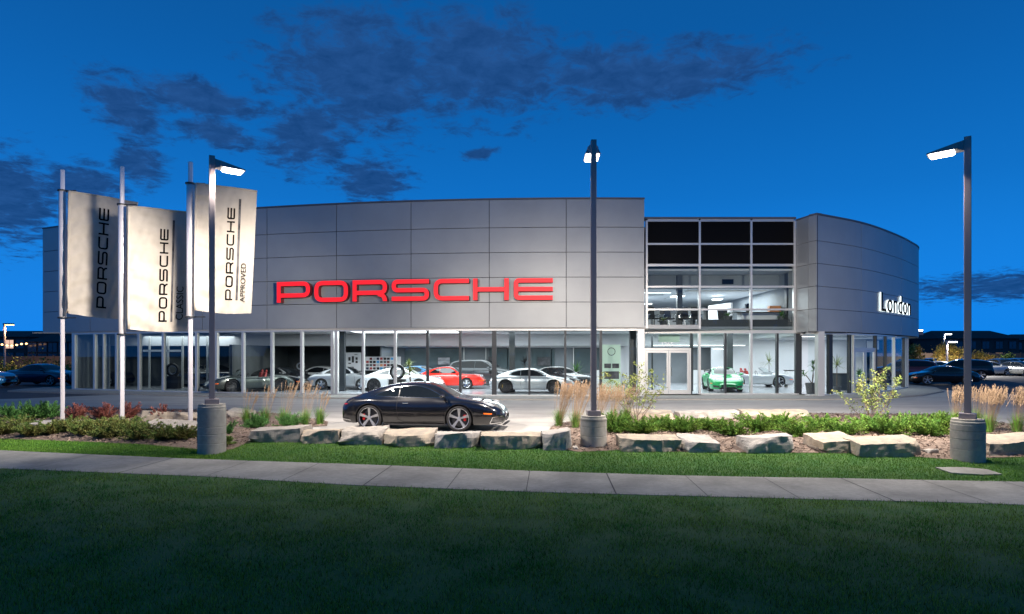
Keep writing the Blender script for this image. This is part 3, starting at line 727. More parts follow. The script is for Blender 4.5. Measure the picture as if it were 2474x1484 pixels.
# upper floor (centre bay)
bpar(MB().box(xr - 3, 14.6, YC + .15, 49.9, 3.38, 3.5).build('upper_floor', 'wallg'))
bpar(MB().box(cx_[1], cx_[-1], YC + .14, YC + .3, 3.5, 3.86).build('upstand', 'darkframe'))
bpar(MB().box(xr - 3, 14.6, YC + .2, 33.4, 6.35, 6.45).build('ceiling', 'ceil'))
bpar(MB().box(xr - 3, 14.6, 33.4, 33.5, 5.62, 6.45).build('bulkhead', 'wallg'))
bpar(MB().box(xr - 3, 14.6, 33.5, 46, 5.62, 5.7).build('ceiling', 'wallw'))
bpar(MB().box(xr - 3, 14.6, 45.9, 46, 3.5, 5.62).build('upper_rear_wall', 'wallw'))
bpar(MB().box(14.35, 14.45, YC + .2, 46, 3.5, 6.4).build('upper_side_wall', 'wallg'))
bpar(MB().box(xr - 3, xr - 2.9, YC + .2, 46, 3.5, 6.4).build('upper_side_wall', 'wallg'))
for x, w, y in ((px(1645, 33), .28, 33.2), (px(1905, 32.3), .2, 32.3)): bpar(MB().box(x - w / 2, x + w / 2, y, y + .25, 3.5, 6.3).build('column', 'darkframe'))
bpar(MB().box(px(1657, 36), px(1700, 36), 36, 36.1, 3.5, 4.6).build('partition', 'walld'))
X0, X1 = px(1718, 36), px(1764, 34.5); bpar(MB().hexa(*seg_box((X0, 36.5), (X1, 34.4), 0, .12, 3.5, 4.95)).build('display_wall', 'wallw'))
X0, X1 = px(1868, 38), px(1930, 34.5); bpar(MB().hexa(*seg_box((X0, 38), (X1, 34.6), 0, .12, 3.5, 5.1)).build('display_wall', 'wallw'))
bpar(MB().box(px(1745, 33.35), px(1772, 33.35), 33.34, 33.39, 5.86, 6.12).build('air_grille', 'blackpane'))
# walkway slab with kerb round the front
wk = []
for xd in np.linspace(112, 1560, 24):
    X = facp(xd) ; wk.append((X, arcY(X) - 2.1))
wk = [(XL - 3.2, pts[0][1] + 6), (XL - 3.4, pts[0][1] + .5), (XL - 2.9, pts[0][1] - 1.2)] + wk[2:] + [(8.5, 28.2), (14, 28.1), (17, 28.8), (20.5, 31.0), (24, 34.5), (26.3, 38.5), (27.3, 45)]
bk = [(26.9, 45), (24.0, 38.3), (20.8, 35.0), (18, 32.4), (14.4, 31.2)] + [(p[0], p[1] + .3) for p in reversed(pts)] + [(XL - .5, pts[0][1] + 6)]
def walkway():
    P = [Vector(p) for p in wk + bk]; nb = len(P)
    vs, es, fs, *_ = delaunay_2d_cdt(P, [(i, (i + 1) % nb) for i in range(nb)], [tuple(range(nb))], 1, 1e-4)
    V = [(v.x, v.y, ZB - .004) for v in vs]; mb = MB().add(V, [tuple(f) for f in fs])
    vs = []; n = len(wk)
    for x, y in wk: vs += [(x, y, ZB - .004), (x, y, -.05)]
    mb.add(vs, [(2 * i, 2 * i + 1, 2 * i + 3, 2 * i + 2) for i in range(n - 1)])
    tag(mb.build('walkway', 'curb'), kind='structure')
    bpts = []
    mb = MB()
    vs = []
    for x, y in wk: vs += [(x, y + .14, ZB), (x, y + .17, ZB)]
    mb.add(vs, [(2 * i, 2 * i + 1, 2 * i + 3, 2 * i + 2) for i in range(n - 1)])
    tag(mb.build('walkway_joint', 'joint'), kind='structure')
walkway()

# ================================================================== lettering
def rounded(path, r, closed=False, cap=.5):
    """round the corners flagged by 3-tuples (x,y,flag)"""
    out = []; n = len(path)
    for i, p in enumerate(path):
        if len(p) > 2 and (closed or 0 < i < n - 1):
            a = Vector(path[i - 1][:2]); b = Vector(p[:2]); c = Vector(path[(i + 1) % n][:2]); rr = min(r * p[2], .49 * min((a - b).length if (i > 1 or closed) else 9, (c - b).length if (i < n - 2 or closed) else 9))
            u = (a - b).normalized(); v = (c - b).normalized(); s, e = b + u * rr, b + v * rr
            for k in range(7):
                t = k / 6; q = s * (1 - t) ** 2 + b * 2 * t * (1 - t) + e * t * t; out.append(q)
        else: out.append(Vector(p[:2]))
    return out
def subdiv(P, st, closed=False):
    out = []
    n = len(P)
    for i in range(n if closed else n - 1):
        a, b = P[i], P[(i + 1) % n]; k = max(1, int((b - a).length / st + .99))
        out += [a + (b - a) * j / k for j in range(k)]
    if not closed: out.append(P[-1])
    return out
def ribbon(P, t, closed=False):
    n = len(P); L_, R_ = [], []
    for i, p in enumerate(P):
        a = P[i - 1] if (i > 0 or closed) else None; c = P[(i + 1) % n] if (i < n - 1 or closed) else None
        d1 = (p - a).normalized() if a is not None else (c - p).normalized(); d2 = (c - p).normalized() if c is not None else d1
        nn = Vector((-d1.y - d2.y, d1.x + d2.x)); nn.normalize(); cs = max(.35, nn.dot(Vector((-d1.y, d1.x))))
        L_.append(p + nn * t / 2 / cs); R_.append(p - nn * t / 2 / cs)
    return L_, R_
def letter_paths(ch, w, h, t):
    e = t / 2; x0, x1, y0, y1 = e, w - e, e, h - e; m = h * .5
    if ch == 'P': return [([(x0, 0), (x0, y1), (x1, y1, 1), (x1, h * .34, 1), (x0 + e, h * .34)], False)]
    if ch == 'O': return [([(x0, y0, 1), (x0, y1, 1), (x1, y1, 1), (x1, y0, 1)], True)]
    if ch == 'R': return [([(x0, 0), (x0, y1), (x1, y1, 1), (x1, h * .40, 1), (x0 + e, h * .40)], False), ([(w * .74, h * .40 - e * .6), (x1, h * .26, .8), (x1, 0)], False)]
    if ch == 'S': return [([(w, y1), (x0, y1, 1), (x0, m, 1), (x1, m, 1), (x1, y0, 1), (0, y0)], False)]
    if ch == 'C': return [([(w, y1), (x0, y1, 1), (x0, y0, 1), (w, y0)], False)]
    if ch == 'H': return [([(x0, 0), (x0, h)], False), ([(x1, 0), (x1, h)], False), ([(x0 + e, m), (x1 - e, m)], False)]
    if ch == 'E': return [([(w, y1), (x0, y1, .5), (x0, y0, .5), (w, y0)], False), ([(x0 + e, m), (w, m)], False)]
def letter_mesh(ch, w, h, t, depth, mapf, st=.12):
    """mapf(u, v, d) -> world; returns MB with face material 0 and return material 1"""
    mb = MB()
    for path, closed in letter_paths(ch, w, h, t):
        P = subdiv(rounded(path, t * 1.5, closed), st, closed); L_, R_ = ribbon(P, t, closed); n = len(P)
        vs = []
        for a, b in zip(L_, R_): vs += [mapf(a.x, a.y, depth), mapf(b.x, b.y, depth)]
        if depth > 0:
            for a, b in zip(L_, R_): vs += [mapf(a.x, a.y, 0), mapf(b.x, b.y, 0)]
        rg = range(n if closed else n - 1); o = 2 * n
        mb.add(vs, [(2 * i, 2 * i + 1, (2 * i + 3) % (2 * n) if closed else 2 * i + 3, (2 * i + 2) % (2 * n) if closed else 2 * i + 2) for i in rg], 0)
        if depth > 0:
            k = len(mb.v) - len(vs); fs = []
            for i in rg:
                j = (i + 1) % n; fs += [(k + 2 * i, k + 2 * j, k + o + 2 * j, k + o + 2 * i), (k + 2 * i + 1, k + o + 2 * i + 1, k + o + 2 * j + 1, k + 2 * j + 1)]
            if not closed: fs += [(k, k + 1, k + o + 1, k + o), (k + o - 2, 2 * o + k - 2, 2 * o + k - 1, k + o - 1)]
            mb.f += fs; mb.m += [1] * len(fs)
    return mb
sign = empty('letter_sign', (facp(1000), arcY(facp(1000)), 5.2), 0, 'large illuminated red block letters reading PORSCHE across the grey curved facade', 'sign')
LX = {'P': (672, 752), 'O': (762, 843), 'R': (854, 937), 'S': (948, 1038), 'C': (1049, 1134), 'H': (1144, 1230), 'E': (1242, 1336)}
for ch, (a, b) in LX.items():
    Xa = (a - CX) / F * (arcY(facp(a)) - .3); Xb = (b - CX) / F * (arcY(facp(b)) - .3)
    def mp(u, v, d, Xa=Xa):
        X = Xa + u; n = arc_n(X); Y = arcY(X); return (X + n.x * d - sign.location.x, Y + n.y * d - sign.location.y, 4.70 + v - sign.location.z)
    mb = letter_mesh(ch, Xb - Xa, 1.05, .215, .30, mp)
    mb.build('letter', ['red', 'redside'], sign)

def font_mesh(txt, size, extrude=0.0, sx=1.0):
    c = bpy.data.curves.new('t', 'FONT'); c.body = txt; c.size = size; c.extrude = extrude; c.resolution_u = 4
    o = bpy.data.objects.new('t', c); COL.objects.link(o); dg = bpy.context.evaluated_depsgraph_get(); dg.update()
    me = bpy.data.meshes.new_from_object(o.evaluated_get(dg)); COL.objects.unlink(o); bpy.data.objects.remove(o); bpy.data.curves.remove(c)
    for v in me.vertices: v.co.x *= sx
    return me
# "London" halo-lit dark letters on the tower curve
def tower_pt(xd):
    best = None
    for i in range(len(TS) - 1):
        a, b = Vector(TS[i]), Vector(TS[i + 1])
        for k in range(10):
            p = a + (b - a) * k / 10; s = CX + F * p.x / p.y
            if best is None or abs(s - xd) < best[0]: best = (abs(s - xd), p, (b - a).normalized())
        if best[0] < 3: break
    return best[1], best[2]
pa, da = tower_pt(2124); pb, db = tower_pt(2197)
lon = empty('letter_sign', (pa.x, pa.y, 4.4), 0, 'dark halo lit letters reading London on the curved grey tower', 'sign')
# arc-length table from pa
tab = []; acc = 0.0; prev = None
for i in range(len(TS) - 1):
    a, b = Vector(TS[i]), Vector(TS[i + 1])
    for k in range(12):
        p = a + (b - a) * k / 12
        if prev is not None: acc += (p - prev).length
        tab.append((acc, p.x, p.y, (b - a).normalized())); prev = p
s0 = min(tab, key=lambda r: (r[1] - pa.x) ** 2 + (r[2] - pa.y) ** 2)[0]; s1 = min(tab, key=lambda r: (r[1] - pb.x) ** 2 + (r[2] - pb.y) ** 2)[0]
ta = np.array([r[0] for r in tab]); tx = np.array([r[1] for r in tab]); ty = np.array([r[2] for r in tab])
advance = 0.0; word = 'London'; ms = []
for ch in word:
    me = font_mesh(ch, 1.45, .015, .62); xs = [v.co.x for v in me.vertices]; w = max(xs) - min(xs); ms.append((me, min(xs), advance)); advance += w + .09
sc = (s1 - s0) / advance
for me, mn, off in ms:
    me2 = me.copy()
    for mesh, dd, grow, mt in ((me, .11, 0, 'black'), (me2, .05, .035, 'whiteglow')):
        for v in mesh.vertices:
            s = s0 + (off + v.co.x - mn) * sc; X = float(np.interp(s, ta, tx)); Y = float(np.interp(s, ta, ty)); X2 = float(np.interp(s + .05, ta, tx)); Y2 = float(np.interp(s + .05, ta, ty))
            d = Vector((X2 - X, Y2 - Y)).normalized(); n = Vector((d.y, -d.x)); q = dd + v.co.z * (1 if mt == 'black' else .3)
            zz = 4.42 + v.co.y * 1.02 
            v.co = (X + n.x * q - lon.location.x, Y + n.y * q - lon.location.y, zz - lon.location.z)
        mesh.update()
    L0 = link('letter', me, 'black', lon); link('halo', me2, 'whiteglow', L0)
# house number on the fanlight
me = font_mesh('1265', .30, .004, .9); w = max(v.co.x for v in me.vertices)
o = link('house_number', me, 'aluwhite'); o.rotation_euler = (R(90), 0, 0); o.location = (px(1596, YC), YC - .012, hz(836.5, YC)); o.scale = (px(1626, YC) - px(1596, YC)) / w, 1, 1
tag(o, 'white number 1265 on the glass above the entrance doors', 'house number')
# ================================================================== cars
def pchip(xs, ys, x):
    xs = np.asarray(xs, float); ys = np.asarray(ys, float); h = np.diff(xs); dl = np.diff(ys) / h; n = len(xs); d = np.zeros(n)
    for i in range(1, n - 1):
        if dl[i - 1] * dl[i] > 0:
            w1 = 2 * h[i] + h[i - 1]; w2 = h[i] + 2 * h[i - 1]; d[i] = (w1 + w2) / (w1 / dl[i - 1] + w2 / dl[i])
    d[0], d[-1] = dl[0], dl[-1]
    i = np.clip(np.searchsorted(xs, x) - 1, 0, n - 2); t = (x - xs[i]) / h[i]
    return (2 * t ** 3 - 3 * t ** 2 + 1) * ys[i] + (t ** 3 - 2 * t ** 2 + t) * h[i] * d[i] + (-2 * t ** 3 + 3 * t ** 2) * ys[i + 1] + (t ** 3 - t ** 2) * h[i] * d[i + 1]
def T(s): return [tuple(p) for p in s]
KIND = {}
KIND['coupe'] = dict(   # low rear-engined coupe, modern
    zc=[(-2.26, .58), (-2.23, .70), (-2.14, .80), (-1.96, .885), (-1.73, .985), (-1.5, 1.07), (-1.15, 1.185), (-.69, 1.275), (-.22, 1.30), (.1, 1.28), (.35, 1.205), (.6, 1.085), (.82, .955), (1.0, .895), (1.25, .86), (1.6, .80), (1.85, .735), (2.05, .65), (2.18, .56), (2.26, .45)],
    zs=[(-2.26, .52), (-2.2, .64), (-2.05, .73), (-1.8, .79), (-1.4, .83), (-.9, .80), (0, .775), (.7, .79), (1.1, .80), (1.5, .765), (1.85, .67), (2.1, .55), (2.26, .40)],
    w=[(-2.26, .62), (-2.2, .78), (-2.05, .87), (-1.7, .925), (-1.35, .935), (-.9, .90), (-.4, .865), (.3, .86), (.75, .885), (1.15, .905), (1.5, .885), (1.8, .83), (2.05, .70), (2.18, .55), (2.26, .36)],
    wb=[(-2.26, .5), (-2.0, .72), (-1.6, .76), (-1.2, .77), (-.7, .755), (.2, .755), (.75, .74), (1.0, .70), (1.5, .68), (1.9, .60), (2.1, .45), (2.26, .22)],
    wr=[(-2.26, .35), (-2.0, .55), (-1.7, .46), (-1.3, .46), (-.8, .52), (-.2, .55), (.2, .53), (.6, .56), (.9, .56), (1.2, .48), (1.8, .42), (2.1, .3), (2.26, .12)],
    belt=.885, sill=[(-2.26, .40), (-2.2, .24), (-1.9, .20), (1.7, .18), (2.1, .18), (2.22, .22), (2.26, .30)],
    wheels=(-1.40, 1.08), wr_=.345, arch=.385,
    dlo=[(-1.30, .925), (-1.20, .99), (-1.02, 1.065), (-.8, 1.13), (-.5, 1.185), (-.2, 1.205), (.02, 1.18), (.22, 1.11), (.45, 1.0), (.60, .905), (.55, .895), (0, .895), (-.7, .905)], pill=-.62,
    ws=[(.93, 0), (.90, .25), (.80, .55), (.70, .655), (.45, .60), (.22, .505), (.16, .25), (.15, 0)],
    rw=[(-1.0, 0), (-1.0, .25), (-1.06, .41), (-1.3, .40), (-1.58, .34), (-1.64, .2), (-1.65, 0)],
    door=(-.62, .80), hl=(1.83, .60, .13, .17), glassz=0)
KIND['classic'] = dict(
    zc=[(-2.12, .52), (-2.10, .62), (-2.0, .74), (-1.75, .87), (-1.45, .99), (-1.15, 1.11), (-.8, 1.22), (-.45, 1.29), (-.1, 1.31), (.15, 1.285), (.36, 1.19), (.58, 1.02), (.74, .905), (.9, .875), (1.3, .84), (1.7, .775), (1.95, .70), (2.06, .60), (2.12, .50)],
    zs=[(-2.12, .50), (-2.05, .62), (-1.9, .72), (-1.4, .80), (-.9, .80), (0, .80), (.7, .80), (1.2, .835), (1.6, .82), (1.85, .77), (1.98, .66), (2.08, .52), (2.12, .42)],
    w=[(-2.12, .66), (-2.05, .80), (-1.8, .865), (-1.3, .885), (-.9, .86), (-.3, .825), (.5, .82), (1.1, .84), (1.6, .83), (1.9, .79), (2.04, .72), (2.12, .58)],
    wb=[(-2.12, .5), (-1.9, .68), (-1.4, .72), (-.7, .72), (.2, .72), (.8, .70), (1.1, .62), (1.6, .60), (2.0, .54), (2.12, .40)],
    wr=[(-2.12, .35), (-1.7, .44), (-1.2, .47), (-.6, .54), (0, .57), (.3, .56), (.7, .56), (1.1, .44), (1.7, .40), (2.12, .25)],
    belt=.89, sill=[(-2.12, .34), (-2.0, .26), (-1.7, .22), (1.6, .20), (1.95, .20), (2.12, .27)],
    wheels=(-1.20, 1.10), wr_=.315, arch=.355,
    dlo=[(-1.08, .93), (-.95, 1.03), (-.8, 1.11), (-.55, 1.19), (-.2, 1.215), (.12, 1.20), (.28, 1.13), (.52, .935), (.50, .92), (0, .915), (-.6, .92)], pill=-.48,
    ws=[(.72, 0), (.70, .35), (.66, .60), (.45, .58), (.22, .53), (.17, .3), (.16, 0)],
    rw=[(-.85, 0), (-.87, .3), (-.95, .45), (-1.3, .40), (-1.42, .3), (-1.45, 0)],
    door=(-.48, .70), hl=(1.90, .62, .11, .11), glassz=0)
KIND['sedan'] = dict(
    zc=[(-2.38, .55), (-2.34, .86), (-2.2, .98), (-1.8, 1.03), (-1.5, 1.07), (-1.15, 1.24), (-.75, 1.39), (-.3, 1.45), (.1, 1.45), (.45, 1.38), (.85, 1.17), (1.15, 1.0), (1.5, .95), (1.95, .87), (2.25, .74), (2.38, .5)],
    zs=[(-2.38, .5), (-2.3, .80), (-2.0, .90), (-1.2, .90), (0, .87), (1.2, .86), (1.8, .80), (2.2, .68), (2.38, .45)],
    w=[(-2.38, .60), (-2.3, .78), (-2.0, .87), (-1.0, .90), (.5, .90), (1.5, .89), (2.0, .82), (2.25, .70), (2.38, .45)],
    wb=[(-2.38, .5), (-2.1, .72), (-1, .78), (.8, .78), (1.2, .72), (2.0, .62), (2.38, .3)],
    wr=[(-2.38, .4), (-2.0, .60), (-1.5, .56), (-1.0, .55), (-.3, .58), (.4, .57), (1.0, .60), (1.3, .50), (2.0, .42), (2.38, .2)],
    belt=.96, sill=[(-2.38, .40), (-2.2, .24), (-1.8, .21), (1.8, .19), (2.2, .2), (2.38, .32)],
    wheels=(-1.38, 1.42), wr_=.335, arch=.375,
    dlo=[(-1.45, 1.02), (-1.2, 1.15), (-.85, 1.29), (-.3, 1.355), (.15, 1.355), (.45, 1.27), (.8, 1.08), (.95, .99), (0, .985), (-1.2, 1.0)], pill=-.2,
    ws=[(1.08, 0), (1.02, .4), (.92, .64), (.6, .58), (.45, .52), (.4, .3), (.38, 0)],
    rw=[(-.95, 0), (-.97, .35), (-1.05, .48), (-1.4, .46), (-1.5, .3), (-1.52, 0)],
    door=(-.2, .95), hl=(2.08, .62, .14, .10), glassz=0)
KIND['suv'] = dict(
    zc=[(-2.30, .6), (-2.28, 1.0), (-2.2, 1.32), (-2.0, 1.52), (-1.6, 1.63), (-.8, 1.69), (0, 1.69), (.45, 1.60), (.85, 1.36), (1.15, 1.17), (1.5, 1.10), (2.0, 1.0), (2.22, .85), (2.32, .55)],
    zs=[(-2.30, .55), (-2.25, .92), (-2.0, 1.02), (-1, 1.02), (1, 1.0), (1.8, .95), (2.15, .80), (2.32, .5)],
    w=[(-2.30, .72), (-2.2, .86), (-1.8, .93), (1.5, .93), (2.0, .86), (2.2, .74), (2.32, .5)],
    wb=[(-2.30, .65), (-2.1, .80), (-1, .83), (.9, .82), (1.3, .76), (2.1, .64), (2.32, .35)],
    wr=[(-2.30, .5), (-2.0, .60), (-1.0, .64), (.4, .62), (1.0, .64), (1.4, .5), (2.32, .25)],
    belt=1.09, sill=[(-2.3, .45), (-2.1, .32), (1.9, .30), (2.32, .40)],
    wheels=(-1.38, 1.40), wr_=.375, arch=.42,
    dlo=[(-2.05, 1.18), (-1.85, 1.42), (-1.5, 1.53), (-.5, 1.57), (.2, 1.56), (.5, 1.46), (.95, 1.17), (.9, 1.13), (-1, 1.13)], pill=-.25,
    ws=[(1.12, 0), (1.06, .45), (.98, .68), (.65, .62), (.5, .56), (.42, .3), (.4, 0)],
    rw=[(-2.06, 0), (-2.07, .4), (-2.14, .5), (-2.24, .5), (-2.26, .2), (-2.26, 0)],
    door=(-.25, .95), hl=(2.05, .64, .12, .10), glassz=0)
r_ = dict(KIND['coupe']); r_['zc'] = [(-2.20, .50), (-2.15, .62), (-2.0, .76), (-1.7, .87), (-1.3, .93), (-1.0, .93), (-.85, .84), (-.6, .72), (0, .70), (.45, .72), (.66, .84), (.8, .90), (1.0, .885), (1.3, .85), (1.7, .77), (2.0, .64), (2.15, .52), (2.26, .40)]
r_['zs'] = [(-2.26, .42), (-2.1, .62), (-1.8, .76), (-1.35, .83), (-.9, .80), (0, .77), (.7, .79), (1.15, .80), (1.6, .74), (1.9, .63), (2.1, .5), (2.26, .34)]
r_['belt'] = .86; r_['open'] = True; KIND['roadster'] = r_

def catmull(P, n):
    out = []; Q = [2 * P[0] - P[1]] + list(P) + [2 * P[-1] - P[-2]]
    for i in range(1, len(Q) - 2):
        p0, p1, p2, p3 = Q[i - 1], Q[i], Q[i + 1], Q[i + 2]
        for k in range(n):
            t = k / n; out.append(.5 * ((2 * p1) + (p2 - p0) * t + (2 * p0 - 5 * p1 + 4 * p2 - p3) * t * t + (3 * p1 - p0 - 3 * p2 + p3) * t ** 3))
    out.append(P[-1]); return np.array(out)
def section(K, x):
    f = lambda k: float(pchip([p[0] for p in K[k]], [p[1] for p in K[k]], x))
    zc, zs, w, wb, wr, sill = f('zc'), f('zs'), f('w'), f('wb'), f('wr'), f('sill')
    open_ = K.get('open') and -.9 < x < .62
    zs = min(zs, zc + (.1 if open_ else 0.035)); belt = min(K['belt'], zc - .012 + (.0 if not open_ else 0)); 
    if belt < zs + .012: belt = min(zs + .012, max(zs - .02, zc + .0)) if not open_ else zs
    wb = min(wb, w - .06); wr = min(wr, wb - .05)
    h = zs - sill
    if open_:
        P = [(w * .94, sill), (w * .985, sill + .3 * h), (w, sill + .6 * h), (w * .985, sill + .86 * h), (w * .95, zs), (w * .90, zs + .012), (w * .84, zs - .01), (w * .80, zs - .14), (w * .76, sill + .3), (.2, sill + .26), (0, sill + .26)]
    else:
        z2 = belt + .86 * (zc - belt)
        P = [(w * .94, sill), (w * .985, sill + .3 * h), (w, sill + .6 * h), (w * .985, sill + .86 * h), (w * .955, zs), ((w * .95 + wb) / 2, (zs + belt) / 2 + .012), (wb, belt), (wb * .42 + wr * .58, belt + .53 * (z2 - belt)), (wr, z2), (wr * .5, zc - (zc - z2) * .18), (0, zc)]
    P = catmull([np.array(p) for p in P], 9); P[:, 0] = np.maximum(P[:, 0], 0); P[-1, 0] = 0; return P, sill
N1, N2 = 11, 20
def resample(P, n):
    s = np.concatenate([[0], np.cumsum(np.hypot(*np.diff(P, axis=0).T))]); q = np.linspace(0, s[-1], n)
    return np.stack([np.interp(q, s, P[:, 0]), np.interp(q, s, P[:, 1])], 1)
def body_mesh(K, nx=60):
    x0, x1 = K['zc'][0][0], K['zc'][-1][0]; x0 = max(x0, K['w'][0][0]); x1 = min(x1, K['w'][-1][0])
    u = np.linspace(0, 1, nx); xs = list(x0 + (x1 - x0) * (.5 - .5 * np.cos(np.pi * u)) * .35 + (x1 - x0) * u * .65)
    A = K['arch']; zw = K['wr_']
    for wx in K['wheels']:
        xs = [x for x in xs if abs(x - wx) > A + .012]
        xs += [wx - A - .004, wx + A + .004] + [wx + A * math.sin(t) * .9995 for t in np.linspace(-math.pi / 2, math.pi / 2, 17)]
    xs = sorted(xs); V = []; rows = []
    for x in xs:
        P, sill = section(K, x); zb = sill
        for wx in K['wheels']:
            if abs(x - wx) < A: zb = max(zb, zw + math.sqrt(A * A - (x - wx) ** 2))
        i = 0; 
        while i < len(P) - 2 and P[i + 1][1] < zb: i += 1
        if zb > sill + 1e-4:
            t = (zb - P[i][1]) / max(1e-6, P[i + 1][1] - P[i][1]); start = P[i] + (P[i + 1] - P[i]) * np.clip(t, 0, 1); Q = np.vstack([[start], P[i + 1:]])
        else: Q = P
        ks = 4 * 9 - i - 1 if zb > sill + 1e-4 else 36
        ks = max(2, ks); lo, hi = resample(Q[:ks + 1], N1), resample(Q[ks:], N2)
        prof = np.vstack([lo, hi[1:]]); y0 = prof[0][0]
        inner = [(0, sill + .01), (min(.55, y0 * .6), sill + .01), (min(.55, y0 * .6), zb), (max(0, y0 - .03), zb)]
        row = np.vstack([inner, prof]); rows.append(row); V += [(x, p[0], p[1]) for p in row]
    n = len(rows[0]); m = len(rows); Fc = []; MI = []
    for i in range(m - 1):
        for j in range(n - 1): Fc.append((i * n + j, i * n + j + 1, (i + 1) * n + j + 1, (i + 1) * n + j)); MI.append(1 if j < 4 else 0)
    o = len(V); V += [(x, -y, z) for x, y, z in V]
    Fc += [tuple(o + k for k in reversed(f)) for f in Fc]; MI += MI
    for s in (0, (m - 1) * n):
        cap = [s + j for j in range(4, n)]; cap2 = [o + s + j for j in range(n - 1, 3, -1)]
        f = cap + cap2; Fc.append(tuple(f) if s == 0 else tuple(reversed(f))); MI.append(0)
    return V, Fc, MI
BODYCACHE = {}
def get_body(kind, nx):
    key = (kind, nx)
    if key not in BODYCACHE:
        V, Fc, MI = body_mesh(KIND[kind], nx); BODYCACHE[key] = (V, Fc, MI, BVHTree.FromPolygons([Vector(v) for v in V], Fc))
    return BODYCACHE[key]
def tri_fill(poly, step):
    P = [Vector(p) for p in poly]; Q = []
    for i, a in enumerate(P):
        b = P[(i + 1) % len(P)]; k = max(1, int((b - a).length / step)); Q += [a + (b - a) * j / k for j in range(k)]
    nb = len(Q); I = []
    for a in np.arange(min(p.x for p in Q) + step / 2, max(p.x for p in Q), step):
        for b in np.arange(min(p.y for p in Q) + step / 2, max(p.y for p in Q), step):
            if poly_contains([(q.x, q.y) for q in Q], a, b) and min((q - Vector((a, b))).length for q in Q) > step * .35: I.append(Vector((float(a), float(b))))
    vs, es, fs, *_ = delaunay_2d_cdt(Q + I, [(i, (i + 1) % nb) for i in range(nb)], [tuple(range(nb))], 1, 1e-5)
    return [(v.x, v.y) for v in vs], [tuple(f) for f in fs]
def cast(bvh, mode, a, b, sgn):
    if mode == 'side': o, d = Vector((a, sgn * 3, b)), Vector((0, -sgn, 0))
    elif mode == 'top': o, d = Vector((a, b, 3)), Vector((0, 0, -1))
    elif mode == 'front': o, d = Vector((4, a, b)), Vector((-1, 0, 0))
    else: o, d = Vector((-4, a, b)), Vector((1, 0, 0))
    h = bvh.ray_cast(o, d)
    if h[0] is None: return None, None
    n = h[1]
    if n.dot(d) > 0: n = -n
    return h[0], n
def decal(bvh, poly, mode, sgn=1, off=.004, step=.07):
    if isinstance(poly, Strip): return decal_strip(bvh, poly.path, poly.w, mode, sgn, off)
    pv, pf = tri_fill(poly, step); V = []; ok = []
    for a, b in pv:
        p, n = cast(bvh, mode, a, b, sgn); V.append(tuple(p + n * off) if p is not None else (0, 0, 0)); ok.append(p is not None)
    Fc = [f for f in pf if all(ok[i] for i in f)]
    # consistent outward winding
    out = []
    for f in Fc:
        a, b, c = (Vector(V[i]) for i in f); nn = (b - a).cross(c - a); d = {'side': Vector((0, sgn, 0)), 'top': Vector((0, 0, 1)), 'front': Vector((1, 0, 0)), 'rear': Vector((-1, 0, 0))}[mode]
        out.append(f if nn.dot(d) > 0 else tuple(reversed(f)))
    return V, out
def strip2d(path, w): return Strip(path, w)
def decal_strip(bvh, path, w, mode, sgn, off, st=.05):
    P = subdiv([Vector(p) for p in path], st); L_, R_ = ribbon(P, w); V = []; ok = []; F_ = []
    for q in [p for lr in zip(L_, R_) for p in lr]:
        h, n = cast(bvh, mode, q[0], q[1], sgn); V.append(tuple(h + n * off) if h is not None else (0, 0, 0)); ok.append(h is not None)
    for i in range(len(P) - 1):
        f = (2 * i, 2 * i + 1, 2 * i + 3, 2 * i + 2)
        if all(ok[k] for k in f): F_.append(f)
    return V, F_
class Strip:
    def __init__(s, path, w): s.path = path; s.w = w
def circle2d(cx, cy, rx, ry, n=18, a=0):
    return [(cx + rx * math.cos(t) * math.cos(a) - ry * math.sin(t) * math.sin(a), cy + rx * math.cos(t) * math.sin(a) + ry * math.sin(t) * math.cos(a)) for t in [2 * math.pi * k / n for k in range(n)]]

def wheel_meshes(R_, wdt, spokes, style, seg=36):
    """returns (rim MB, tyre MB) around local y axis, outer face at y=0 going inwards (+y)"""
    ty = MB(); rr = R_ * (.80 if style != 'classic' else .72); pr = [(rr, .012), (rr + .012, .0), (R_ - .025, .004), (R_ - .006, .02), (R_, .05), (R_, wdt - .05), (R_ - .02, wdt), (rr, wdt)]
    ty.lathe([(r, y) for r, y in pr], seg, axis='y')
    rm = MB(); rm.lathe([(rr + .004, .012), (rr - .004, .002), (rr - .012, .006)], seg, axis='y'); rm.lathe([(rr - .012, .006), (rr - .02, .05), (rr - .03, .09), (rr - .03, wdt - .01), (.001, wdt - .01)], seg, axis='y', mi=1)
    rm.lathe([(.001, .028), (.03, .026), (.055, .034), (.06, .06)], 20, axis='y')
    for k in range(spokes):
        a = 2 * math.pi * k / spokes + .3
        def q(r, t, y): return (r * math.cos(a) - t * math.sin(a), y, r * math.sin(a) + t * math.cos(a))
        w0, w1 = (.022, .036) if spokes <= 5 else (.012, .010); r0, r1 = .045, rr - .018
        if style == 'classic': w0, w1 = .045, .055
        if style == 'hero': w0, w1 = .020, .040
        b = [q(r0, -w0, .07), q(r0, w0, .07), q(r1, w1, .05), q(r1, -w1, .05)]; t = [q(r0, -w0, .026), q(r0, w0, .026), q(r1, w1, .010), q(r1, -w1, .010)]
        rm.hexa(b, t)
        if style == 'v':
            for sg in (-1, 1):
                c0, c1 = q(r0 + .05, sg * .012, .035), q(r1, sg * .07, .02)
                rm.tube([c0, c1], .010, .010, 4)
    return rm, ty
